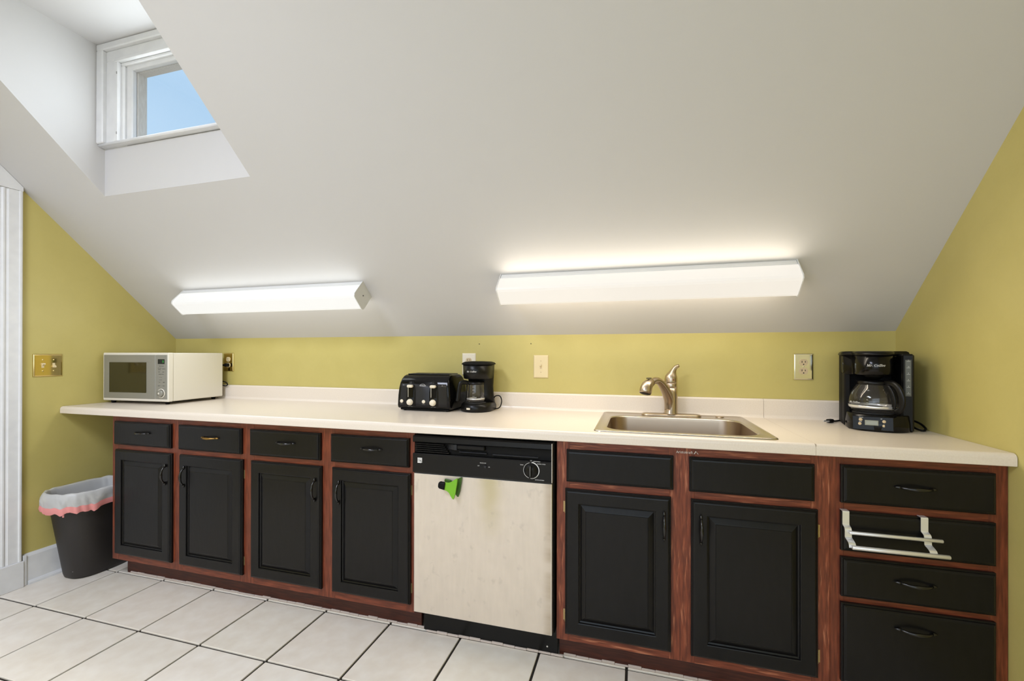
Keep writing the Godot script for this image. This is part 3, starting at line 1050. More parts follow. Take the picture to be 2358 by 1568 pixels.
func build_faucet() -> void:
	var f := thing("faucet", "brushed nickel pull out faucet on the sink deck", "faucet", Vector3(3.238, TOP + 0.0024, 0.078))
	var b := Vector3(3.238, TOP + 0.0024, 0.078)
	var st := begin(true)
	var rr := []
	for k in [[0.268, 0.058, 0.0], [0.268, 0.058, 0.004], [0.262, 0.052, 0.0085], [0.246, 0.038, 0.0105]]:
		var r := []
		for v in rrect(k[0], k[1], k[1] / 2.0, 8):
			r.append(b + Vector3(v.x, k[2], v.y))
		rr.append(r)
	rings(st, rr)
	part(f, fin(st), "base_plate", "nickel")
	part(f, lathed([[0.0, 0.009], [0.033, 0.009], [0.033, 0.013], [0.0300, 0.0165], [0.0300, 0.10], [0.0285, 0.132], [0.0, 0.132]], 28), "body", "nickel", b)
	part(f, lathed([[0.0, 0.131], [0.0275, 0.131], [0.0285, 0.133], [0.0285, 0.153], [0.0270, 0.156], [0.0, 0.156]], 28), "collar", "nickel", b)
	# spout: leaves the body low, sweeps up and out to the left
	var dir := Vector3(-0.62, 0, 0.78).normalized()
	st = begin(true)
	var path := []
	for q in [[0.004, 0.030], [0.010, 0.070], [0.030, 0.107], [0.058, 0.140], [0.088, 0.164], [0.118, 0.171], [0.150, 0.163]]:
		path.append(b + dir * q[0] + Vector3(0, q[1], 0))
	path = curve(path, 5)
	var rad := []
	for i in path.size():
		rad.append(lerpf(0.0265, 0.0155, smoothstep(0.0, 0.85, i / float(path.size() - 1))))
	tube(st, path, rad, 18)
	part(f, fin(st), "spout", "nickel")
	# spray head
	st = begin(true)
	var hc := b + dir * 0.168
	var hd := (Vector3(0, -1, 0) + dir * 0.32).normalized()
	path = [hc - dir * 0.022 + Vector3(0, 0.163, 0), hc - dir * 0.006 + Vector3(0, 0.160, 0), hc + dir * 0.010 + Vector3(0, 0.150, 0), hc + dir * 0.018 + Vector3(0, 0.138, 0), hc + dir * 0.022 + Vector3(0, 0.126, 0), hc + dir * 0.025 + Vector3(0, 0.116, 0)]
	tube(st, path, [0.017, 0.021, 0.0245, 0.0265, 0.0270, 0.0265], 20)
	var head := part(f, fin(st), "spray_head", "nickel")
	st = begin(true)
	tube(st, [path[5] - hd * 0.002, path[5] + hd * 0.003, path[5] + hd * 0.006], [0.0245, 0.0235, 0.015], 20)
	part(head, fin(st), "spray_face", "nickel_dark")
	part(head, bx(Vector3(-0.014, 0, -0.006), Vector3(0.014, 0.004, 0.006), 0.0018), "spray_button", "nickel_dark", hc + Vector3(0, 0.181, 0) - dir * 0.002, Basis(Vector3.UP, atan2(-dir.z, dir.x)))
	# lever handle: dome that runs up into a leaning blade
	st = begin(true)
	rr = []
	for k in [[0.157, 0.0, 0.0284, 0.0284], [0.160, 0.0, 0.0289, 0.0289], [0.176, 0.0, 0.0286, 0.0286], [0.190, 0.001, 0.0265, 0.026], [0.198, 0.006, 0.0195, 0.021], [0.206, 0.0090, 0.0155, 0.018], [0.216, 0.0125, 0.0115, 0.0145], [0.226, 0.0175, 0.0088, 0.012], [0.233, 0.0240, 0.0078, 0.0105], [0.237, 0.0320, 0.0055, 0.009], [0.239, 0.0370, 0.002, 0.005]]:
		var r := []
		for j in 20:
			var a := TAU * j / 20.0
			r.append(b + Vector3(k[1] + cos(a) * k[2], k[0] + (cos(a) * -0.006 if k[0] > 0.195 else 0.0), -sin(a) * k[3]))
		rr.append(r)
	rings(st, rr)
	var lev := part(f, fin(st), "lever", "nickel")
	part(lev, lathed([[0.0, 0.0], [0.0035, 0.0], [0.003, 0.0012], [0.0, 0.0015]], 12), "temperature_dot", mat("dot_red", s2l(120, 40, 30), 0.4), b + Vector3(0.0090, 0.172, 0.0270), Basis(Vector3.RIGHT, PI / 2))

# ------------------------------------------------------------------ ceiling lights
func build_light(label: String, x0: float, x1: float, s0: float, which: int, col: Color, energy: float) -> void:
	# box section on the slope: s0 .. s0 + 0.108 along the slope, 0.115 deep
	var u := Vector3(0, sin(SL), cos(SL))
	var n := Vector3(0, -cos(SL), sin(SL))
	var o := Vector3(0, KNEE, 0) + u * (s0 + 0.054)
	var f := thing("fluorescent_light", label, "light fixture", Vector3((x0 + x1) / 2, o.y, o.z), 0.0, false, "fluorescent lights on the sloping ceiling")
	var x := Transform3D(Basis(Vector3.RIGHT, u, Vector3.RIGHT.cross(u)), o)
	# own axes: x along, y up the slope, z off it
	if x.basis.z.dot(n) < 0.0:
		x.basis = Basis(Vector3.LEFT, u, Vector3.LEFT.cross(u))
	var xa := x0 if x.basis.x.x > 0.0 else -x1
	var xb := x1 if x.basis.x.x > 0.0 else -x0
	var h := 0.054
	var d := 0.112
	var st := begin()
	box(st, Vector3(xa + 0.004, -h + 0.002, 0.0), Vector3(xb - 0.004, h - 0.002, 0.029), 0.002, x)
	part(f, fin(st), "housing", "light_housing")
	# wraparound diffuser: rounded section, open to the housing
	st = begin()
	var sec := []
	for v in [[h - 0.004, 0.028], [h - 0.002, 0.05], [h - 0.004, 0.098], [h - 0.009, 0.108], [h - 0.020, d], [-h + 0.020, d], [-h + 0.009, 0.108], [-h + 0.004, 0.098], [-h + 0.002, 0.05], [-h + 0.004, 0.028]]:
		sec.append(Vector2(v[1], v[0]))
	prism(st, sec, xa + 0.003, xb - 0.003, "x", x)
	part(f, fin(st), "diffuser", "lit_diffuser_%d" % which)
	for e in [xa, xb - 0.0035]:
		st = begin()
		var es := []
		for v in [[h, 0.0], [h + 0.001, 0.100], [h - 0.008, 0.113], [h - 0.018, d + 0.003], [-h + 0.018, d + 0.003], [-h + 0.008, 0.113], [-h - 0.001, 0.100], [-h, 0.0]]:
			es.append(Vector2(v[1], v[0]))
		prism(st, es, e, e + 0.0035, "x", x)
		var cap_ := part(f, fin(st), "end_cap", "light_housing")
		part(cap_, bx(Vector3(-0.0045, -0.003, -0.003), Vector3(0.0045, 0.003, 0.003), 0.001), "cap_screw", "print_dark", x * Vector3(e + 0.00175, 0.0, 0.055))
	# light leaving the front, the upper and the lower face
	var cx := (x0 + x1) / 2
	var len_ := x1 - x0 - 0.02
	lamp(cx, x, Vector3(0, 0, d + 0.004), n, Vector2(len_, 0.085), col, energy)
	lamp(cx, x, Vector3(0, h + 0.003, 0.06), u, Vector2(len_, 0.075), col, energy * 0.27)
	lamp(cx, x, Vector3(0, -h - 0.003, 0.06), -u, Vector2(len_, 0.075), col, energy * 0.27)

# flush fitting out of view behind the camera, placed to light floor and worktop
func build_overhead_light() -> void:
	var at := Vector3(1.45, CEIL, 2.66)
	var f := thing("unseen_ceiling_light", "unseen wide ceiling light behind the camera placed to light the floor", "light fixture", at)
	var st := begin()
	panel_loft(st, 1.22, 0.62, [[0, 0.0], [0, 0.030], [0.004, 0.034], [0.020, 0.034], [0.024, 0.028]], Vector3.ZERO, Transform3D(Basis(Vector3.RIGHT, PI / 2), at))
	part(f, fin(st), "housing", "light_housing")
	st = begin()
	box(st, at + Vector3(-0.588, -0.036, -0.288), at + Vector3(0.588, -0.026, 0.288), 0.003)
	part(f, fin(st), "diffuser", "lit_diffuser_0")
	area_light("unseen_overhead_glow", at + Vector3(0, -0.042, 0), Vector3(0, -1, 0), Vector2(1.16, 0.56), Color(0.895, 0.92, 1.0), OVERHEAD)

func lamp(cx: float, x: Transform3D, at: Vector3, towards: Vector3, size: Vector2, c: Color, energy: float) -> void:
	var p := x * at
	p.x = cx
	var l := AreaLight3D.new()
	l.name = numbered("fluorescent_glow")
	l.area_size = size
	l.area_normalize_energy = true
	l.light_color = c
	l.light_energy = energy
	l.set("area_range", 12.0)
	l.set("area_attenuation", 2.0)
	l.shadow_enabled = true
	add_child(l)
	l.transform = Transform3D(Basis(Vector3.RIGHT, (-towards).cross(Vector3.RIGHT), -towards), p)

# ------------------------------------------------------------------ plates on the walls
func plate_mesh(w: float, h: float) -> ArrayMesh:
	return panel_mesh(w, h, [[0, 0.0003], [0, 0.0012], [0.0015, 0.0040], [0.004, 0.0058], [0.007, 0.0062], [0.012, 0.0062]])

func receptacle(parent: Node3D, y: float, m: String) -> void:
	var st := begin()
	var o := []
	for k in 24:
		var a := TAU * k / 24.0
		o.append(Vector2(cos(a) * 0.0175, clampf(sin(a) * 0.0175, -0.0145, 0.0145)))
	prism(st, o, 0.0055, 0.0080, "z", Transform3D(Basis.IDENTITY, Vector3(0, y, 0)))
	var r := part(parent, fin(st), "receptacle", m)
	for s in [[-0.0064, 0.0045], [0.0064, 0.0036]]:
		part(r, bx(Vector3(s[0] - 0.0012, y + 0.003 - s[1], 0.0070), Vector3(s[0] + 0.0012, y + 0.003 + s[1], 0.0084)), "slot", "void")
	part(r, lathed([[0.0, 0.0], [0.0026, 0.0], [0.0026, 0.0014], [0.0, 0.0014]], 10), "ground_hole", "void", Vector3(0, y - 0.0085, 0.0070), Basis(Vector3.RIGHT, PI / 2))

func screw(parent: Node3D, at: Vector3, r: float, m: String) -> void:
	part(parent, lathed([[0.0, 0.0], [r, 0.0], [r * 0.9, 0.0010], [r * 0.5, 0.0018], [0.0, 0.0021]], 12), "screw", m, at, Basis(Vector3.RIGHT, PI / 2))

func outlet(label: String, x: float, plate: String, sock: String) -> Node3D:
	var o := thing("outlet", label, "outlet", Vector3(x, 1.153, 0.0003), 0.0, true, "electrical plates above the worktop")
	part(o, plate_mesh(0.081, 0.121), "cover_plate", plate)
	receptacle(o, 0.0195, sock)
	receptacle(o, -0.0195, sock)
	screw(o, Vector3(0, 0, 0.006), 0.0030, plate)
	return o

func build_wall_plates() -> void:
	outlet("brass outlet plate behind the microwave with a plug in it", 0.4735, "brass_mirror", "ivory_plastic")
	outlet("white plastic outlet plate behind the small coffee maker", 2.181, "white_plastic", "ivory_socket")
	outlet("shiny metal outlet plate right of the faucet", 3.8125, "nickel_mirror", "ivory_socket")
	var s := thing("light_switch", "ivory single toggle switch plate left of the sink", "switch", Vector3(2.591, 1.143, 0.0003), 0.0, true, "electrical plates above the worktop")
	part(s, plate_mesh(0.081, 0.122), "cover_plate", "ivory_plastic")
	part(s, bx(Vector3(-0.0050, -0.0120, 0.0058), Vector3(0.0050, 0.0120, 0.0068), 0.0004), "toggle_slot", "ivory_socket")
	part(s, prism_mesh([Vector2(0.006, -0.004), Vector2(0.0175, 0.004), Vector2(0.0165, 0.010), Vector2(0.006, 0.009)], -0.0042, 0.0042, "x"), "toggle", "ivory_plastic")
	for y in [0.030, -0.030]:
		screw(s, Vector3(0, y, 0.006), 0.0028, "ivory_socket")
	var d := thing("double_switch", "square brass double switch plate on the left wall", "switch", Vector3(0.0003, 1.1445, 0.688), PI / 2, true)
	part(d, plate_mesh(0.124, 0.122), "cover_plate", "brass_mirror")
	for k in 2:
		var x := -0.023 if k == 0 else 0.023
		var up := 1.0 if k == 0 else -1.0
		part(d, bx(Vector3(x - 0.0055, -0.0125, 0.0058), Vector3(x + 0.0055, 0.0125, 0.0068), 0.0004), "toggle_slot", "ivory_plastic")
		part(d, prism_mesh([Vector2(0.006, -0.005 * up), Vector2(0.020, 0.005 * up), Vector2(0.019, 0.012 * up), Vector2(0.006, 0.009 * up)], x - 0.0048, x + 0.0048, "x"), "toggle", "ivory_plastic")
		for y in [0.030, -0.030]:
			screw(d, Vector3(x, y, 0.006), 0.0042, "brass_mirror")
	for k in 2:
		var nl := part_thing("nail", ["small dark nail in the wall above the small coffee maker", "small dark nail in the wall above the ivory switch"][k], "nail", lathed([[0.0, 0.0], [0.0022, 0.0], [0.0026, 0.004], [0.0, 0.0045]], 10), "print_dark", Vector3([2.242, 2.536][k], 1.265, 0.0), Basis(Vector3.RIGHT, PI / 2))
		nl.set_meta("group", "nails in the back wall")

func part_thing(called: String, label: String, category: String, mesh: Mesh, m: String, at: Vector3, b := Basis.IDENTITY) -> MeshInstance3D:
	var o := MeshInstance3D.new()
	o.name = numbered(called)
	o.mesh = mesh
	o.material_override = M[m]
	o.transform = Transform3D(b, at)
	add_child(o)
	tag(o, label, category)
	org[o] = Vector3.ZERO
	return o

# ------------------------------------------------------------------ appliances
func build_microwave() -> void:
	var yaw := deg_to_rad(3.5)
	var mw := thing("microwave", "white microwave oven with a silver front in the left corner", "microwave", Vector3(0.2545, TOP, 0.251), yaw, true)
	var hw := 0.240
	var hd := 0.185
	var y0 := 0.018
	var y1 := 0.298
	part(mw, bx(Vector3(-hw + 0.002, y0, -hd), Vector3(hw - 0.002, y1, hd - 0.036), 0.004), "case", "enamel_cream")
	part(mw, bx(Vector3(-hw, y0 - 0.001, hd - 0.0355), Vector3(hw, y1 + 0.001, hd - 0.004), 0.004), "front_bezel", "enamel_cream")
	for p in [[-0.20, 0.15], [0.20, 0.15], [-0.20, -0.15], [0.20, -0.15]]:
		part(mw, lathed([[0.0, 0.0], [0.010, 0.0], [0.013, 0.012], [0.013, y0 + 0.001], [0.0, y0 + 0.001]], 12), "foot", "black_matte", Vector3(p[0], 0.0, p[1]))
	# door with a window
	var px := -hw + 0.815 * 2.0 * hw
	var st := begin()
	panel_loft(st, px + hw - 0.010, y1 - y0 - 0.026, [[0, -0.006], [0, 0.0015], [0.002, 0.003], [0.040, 0.003], [0.041, 0.0022], [0.043, 0.0022]], Vector3((-hw + 0.009 + px) / 2, (y0 + y1) / 2 + 0.001, hd - 0.004))
	var door := part(mw, fin(st), "door", "silver_plastic")
	var wx0 := -hw + 0.107 * 2.0 * hw
	var wx1 := -hw + 0.680 * 2.0 * hw
	var wy0 := 0.066
	var wy1 := 0.243
	part(door, panel_mesh(wx1 - wx0, wy1 - wy0, [[0, 0.0], [0, 0.0010], [0.0012, 0.0014], [0.003, 0.0014]]), "window", "oven_window", Vector3((wx0 + wx1) / 2, (wy0 + wy1) / 2, hd - 0.0018))
	part(door, letters("SHARP", 0.0065, 0.0003), "door_lettering", "print_dark", Vector3(-0.048, 0.047, hd - 0.0012))
	part(door, letters("CAROUSEL", 0.0035, 0.0003), "door_lettering", "print_dark", Vector3(-0.048, 0.038, hd - 0.0012))
	st = begin()
	panel_loft(st, hw - px - 0.008, y1 - y0 - 0.026, [[0, -0.006], [0, 0.0015], [0.002, 0.003], [0.004, 0.003]], Vector3((px + 0.002 + hw - 0.006) / 2, (y0 + y1) / 2 + 0.001, hd - 0.004))
	var cp := part(mw, fin(st), "control_panel", "silver_plastic")
	var cx := (px + 0.002 + hw - 0.006) / 2
	var zf := hd - 0.0009
	part(cp, bx(Vector3(cx - 0.024, 0.234, zf - 0.001), Vector3(cx + 0.024, 0.262, zf + 0.0008), 0.0008), "display", "lcd_dark")
	for k in 2:
		part(cp, bx(Vector3(cx + 0.010 + k * 0.006, 0.242, zf + 0.0006), Vector3(cx + 0.0118 + k * 0.006, 0.255, zf + 0.0012)), "display_digit", "led_green")
	for t in [["SENSOR COOK", 0.0, 0.222], ["POPCORN", -0.012, 0.210], ["REHEAT", -0.012, 0.202], ["DEFROST", 0.018, 0.206], ["COOK", -0.015, 0.188], ["MELT", 0.016, 0.188], ["EXPRESS COOK", 0.0, 0.175], ["1  2  3  4", -0.004, 0.157], ["5  6  7  8", -0.004, 0.143], ["9  0", -0.012, 0.129], ["TIMER", 0.019, 0.129], ["STOP", -0.016, 0.109], ["START", 0.018, 0.109]]:
		part(cp, letters(t[0], 0.0038, 0.0002), "panel_lettering", "print_dark", Vector3(cx + t[1], t[2], zf + 0.0002))
	var dial := Vector3(cx + 0.002, 0.066, zf)
	var turn := Basis(Vector3.RIGHT, PI / 2)
	part(cp, lathed([[0.021, 0.0], [0.0270, 0.0], [0.0265, 0.003], [0.0240, 0.0045], [0.0215, 0.003], [0.021, 0.0]], 32, true, false), "dial_ring", "enamel_cream", dial, turn)
	part(cp, lathed([[0.0, 0.0], [0.020, 0.0], [0.0195, 0.010], [0.017, 0.013], [0.0, 0.0115]], 32), "dial", "silver_plastic", dial, turn)
	part(cp, lathed([[0.0, 0.0], [0.006, 0.0], [0.005, 0.0015], [0.0, 0.002]], 16), "dial_dimple", "enamel_cream", dial + Vector3(-0.006, 0.0, 0.0118), turn)
	# mains lead and plug, in the microwave's own axes
	var inv := Transform3D(Basis(Vector3.UP, yaw), Vector3(0.2545, TOP, 0.251)).affine_inverse()
	var pts := []
	for p in [Vector3(0.470, 1.135, 0.034), Vector3(0.452, 1.133, 0.040), Vector3(0.438, 1.115, 0.044), Vector3(0.434, 1.07, 0.046), Vector3(0.440, 1.03, 0.046), Vector3(0.462, 1.005, 0.042), Vector3(0.486, 0.998, 0.036), Vector3(0.498, 1.006, 0.034), Vector3(0.490, 1.020, 0.036), Vector3(0.462, 1.028, 0.040), Vector3(0.430, 1.020, 0.045), Vector3(0.395, 0.99, 0.050), Vector3(0.36, 0.98, 0.060), Vector3(0.33, 0.985, 0.075)]:
		pts.append(inv * p)
	st = begin(true)
	tube(st, curve(pts, 6), 0.0034, 7)
	var lead := part(mw, fin(st), "power_cord", "black_matte")
	st = begin()
	var q0: Vector3 = inv * Vector3(0.4735, 1.1345, 0.0)
	box(st, q0 + Vector3(-0.013, -0.011, 0.009), q0 + Vector3(0.013, 0.011, 0.030), 0.004)
	box(st, q0 + Vector3(-0.034, -0.006, 0.020), q0 + Vector3(-0.010, 0.006, 0.034), 0.004)
	for s in [-0.0064, 0.0064]:
		box(st, q0 + Vector3(s - 0.0008, -0.003, 0.0062), q0 + Vector3(s + 0.0008, 0.003, 0.0095))
	part(lead, fin(st), "plug", "black_matte")

func build_toaster() -> void:
	var t := thing("toaster", "black four slice toaster with two levers on the worktop", "toaster", Vector3(2.031, TOP, 0.143), 0.0, true)
	var hw := 0.149
	var h := 0.187
	# side outline (z, y): upright front, rounded shoulders
	var out := []
	for v in [[0.100, 0.012], [0.112, 0.018], [0.1155, 0.03], [0.1150, 0.08], [0.1120, 0.12], [0.1060, 0.146], [0.0950, 0.166], [0.0780, 0.179], [0.0560, 0.1855], [0.03, h], [-0.03, h], [-0.0560, 0.1855], [-0.0780, 0.179], [-0.0950, 0.166], [-0.1060, 0.146], [-0.1120, 0.12], [-0.115, 0.08], [-0.1155, 0.03], [-0.112, 0.018], [-0.100, 0.012]]:
		out.append(Vector2(v[0], v[1]))
	var lean := func(x: float, y: float) -> float: return x * (1.0 - 0.115 * pow(clampf(y / h, 0.0, 1.0), 2.2))
	var st := begin(true)
	var rr := []
	for k in [[-1.0, 0.90], [-0.99, 0.965], [-0.965, 0.99], [-0.93, 1.0], [0.93, 1.0], [0.965, 0.99], [0.99, 0.965], [1.0, 0.90]]:
		var r := []
		for v in out:
			r.append(Vector3(lean.call(k[0] * hw, v.y), 0.012 + (v.y - 0.012) * (0.5 + 0.5 * k[1] if k[1] < 1.0 else 1.0), v.x * k[1]))
		rr.append(r)
	rings(st, rr)
	part(t, fin(st), "body", "black_gloss")
	st = begin()
	box(st, Vector3(-hw + 0.012, 0.004, -0.100), Vector3(hw - 0.012, 0.0135, 0.104), 0.003)
	part(t, fin(st), "base", "black_matte")
	for p in [[-0.12, 0.08], [0.12, 0.08], [-0.12, -0.08], [0.12, -0.08]]:
		part(t, lathed([[0.0, 0.0], [0.009, 0.0], [0.010, 0.006], [0.0, 0.006]], 12), "foot", "black_matte", Vector3(p[0], 0.0, p[1]))
	# bread slots in a raised deck
	part(t, bx(Vector3(-0.118, h - 0.002, -0.060), Vector3(0.118, h + 0.003, 0.060), 0.002), "slot_deck", "charcoal")
	for x in [-0.060, 0.060]:
		for z in [-0.028, 0.028]:
			part(t, bx(Vector3(x - 0.052, h + 0.0015, z - 0.014), Vector3(x + 0.052, h + 0.0034, z + 0.014)), "bread_slot", "void")
	# charcoal front panel following the front
	var fz := func(y: float) -> float: return lerpf(0.1157, 0.112, clampf((y - 0.03) / 0.09, 0.0, 1.0)) if y < 0.12 else lerpf(0.112, 0.1065, (y - 0.12) / 0.026)
	st = begin(true)
	rr = []
	for y in [0.024, 0.05, 0.08, 0.105, 0.125, 0.140]:
		var a: float = lean.call(hw - 0.016, y)
		var z: float = fz.call(y)
		rr.append([Vector3(-a, y, z - 0.003), Vector3(a, y, z - 0.003), Vector3(a, y, z + 0.0022), Vector3(-a, y, z + 0.0022)])
	rings(st, rr)
	var fp := part(t, fin(st), "front_panel", "charcoal")
	for k in 2:
		var cx := -0.069 if k == 0 else 0.060
		# arched bay with a dark track, lever, dial and button
		st = begin(true)
		rr = []
		for q in [[0.028, 0.028, 0.0], [0.060, 0.028, 0.0], [0.100, 0.027, 0.0], [0.130, 0.022, 0.0], [0.148, 0.016, -0.003], [0.156, 0.010, -0.007]]:
			var z: float = fz.call(minf(q[0], 0.146)) + 0.0030 + q[2]
			rr.append([Vector3(cx - q[1], q[0], z - 0.008), Vector3(cx + q[1], q[0], z - 0.008), Vector3(cx + q[1] * 0.93, q[0], z), Vector3(cx - q[1] * 0.93, q[0], z)])
		rings(st, rr)
		part(fp, fin(st), "lever_bay", "black_satin")
		part(fp, bx(Vector3(cx - 0.016, 0.070, 0.113), Vector3(cx + 0.014, 0.126, 0.1196), 0.001), "lever_track", "black_gloss")
		part(fp, bx(Vector3(cx - 0.0155, 0.072, 0.1190), Vector3(cx - 0.0125, 0.124, 0.1204), 0.0004), "track_rail", "satin_steel")
		part(fp, bx(Vector3(cx - 0.0165, 0.121, 0.114), Vector3(cx + 0.0135, 0.1355, 0.1330), 0.004), "lever", "white_plastic")
		part(fp, lathed([[0.0, 0.0], [0.0165, 0.0], [0.0165, 0.004], [0.0145, 0.005], [0.0140, 0.013], [0.0120, 0.0150], [0.0, 0.0152]], 24), "browning_dial", "white_plastic", Vector3(cx - 0.004, 0.046, 0.1175), Basis(Vector3.RIGHT, PI / 2))
		part(fp, letters("LIGHT  DARK", 0.0032, 0.0002), "panel_lettering", "print_grey", Vector3(cx - 0.002, 0.0240, 0.1187))
		var bxx := cx - 0.052 if k == 0 else cx - 0.056
		part(fp, lathed([[0.0, 0.0], [0.0092, 0.0], [0.0090, 0.004], [0.007, 0.0055], [0.0, 0.0058]], 18), "button", "white_plastic", Vector3(bxx, 0.050, 0.1165), Basis(Vector3.RIGHT, PI / 2))
		part(fp, letters("CANCEL", 0.0028, 0.0002), "panel_lettering", "print_grey", Vector3(bxx, 0.036, 0.1184))
		part(fp, letters("2", 0.0050, 0.0003), "panel_lettering", "print_white", Vector3(-0.113 if k == 0 else 0.104, 0.133, 0.1118))
	part(fp, letters("Sunbeam", 0.0062, 0.0004, 0.25), "maker_lettering", "print_white", Vector3(-0.004, 0.1315, 0.1126))
	st = begin()
	for k in 10:
		var a0 := PI * (0.25 + 0.5 * k / 10.0)
		var a1 := PI * (0.25 + 0.5 * (k + 1) / 10.0)
		face(st, [Vector3(cos(a0) * 0.019, sin(a0) * 0.019, 0), Vector3(cos(a0) * 0.0202, sin(a0) * 0.0202, 0), Vector3(cos(a1) * 0.0202, sin(a1) * 0.0202, 0), Vector3(cos(a1) * 0.019, sin(a1) * 0.019, 0)], Vector3.BACK)
	part(fp, fin(st), "maker_arc", "print_white", Vector3(-0.004, 0.1205, 0.1124))

# letters bent round an upright cylinder of radius r whose axis is at the origin
func bent_letters(s: String, h: float, r: float, turn: float, slant := 0.22) -> ArrayMesh:
	var m := letters(s, h, 0.0004, slant, true)
	var arr := m.surface_get_arrays(0)
	var v: PackedVector3Array = arr[Mesh.ARRAY_VERTEX]
	for i in v.size():
		var a := v[i].x / r + turn
		v[i] = Vector3(sin(a) * (r + v[i].z), v[i].y, cos(a) * (r + v[i].z))
	arr[Mesh.ARRAY_VERTEX] = v
	arr[Mesh.ARRAY_NORMAL] = null
	arr[Mesh.ARRAY_TANGENT] = null
	var st := SurfaceTool.new()
	st.create_from_arrays(arr)
	st.generate_normals()
	return st.commit()

# outline of a coffee maker's footprint: flat back, round front
func dee(w: float, back: float, frontz: float, seg := 20, corner := 0.012) -> Array:
	# anticlockwise seen from above, starting back right
	var out := []
	var a := w / 2.0
	var zc := frontz - a if frontz - a > back + 0.02 else back + 0.02
	out.append(Vector2(a - corner, back))
	out.append(Vector2(a, back + corner))
	for k in seg + 1:
		var t := PI * k / seg
		out.append(Vector2(cos(t) * a, zc + sin(t) * (frontz - zc)))
	out.append(Vector2(-a, back + corner))
	out.append(Vector2(-a + corner, back))
	return out

func dee_ring(w: float, back: float, frontz: float, y: float) -> Array:
	var out := []
	for v in dee(w, back, frontz):
		out.append(Vector3(v.x, y, v.y))
	return out

func carafe_handle(c: Node3D, dir: Vector3, pts: Array, r: float, flat: float) -> void:
	var st := begin(true)
	var p := []
	for q in pts:
		p.append(dir * q[0] + Vector3(0, q[1], 0))
	tube(st, curve(p, 6), r, 10, dir.cross(Vector3.UP), flat)
	part(c, fin(st), "handle", "black_satin")

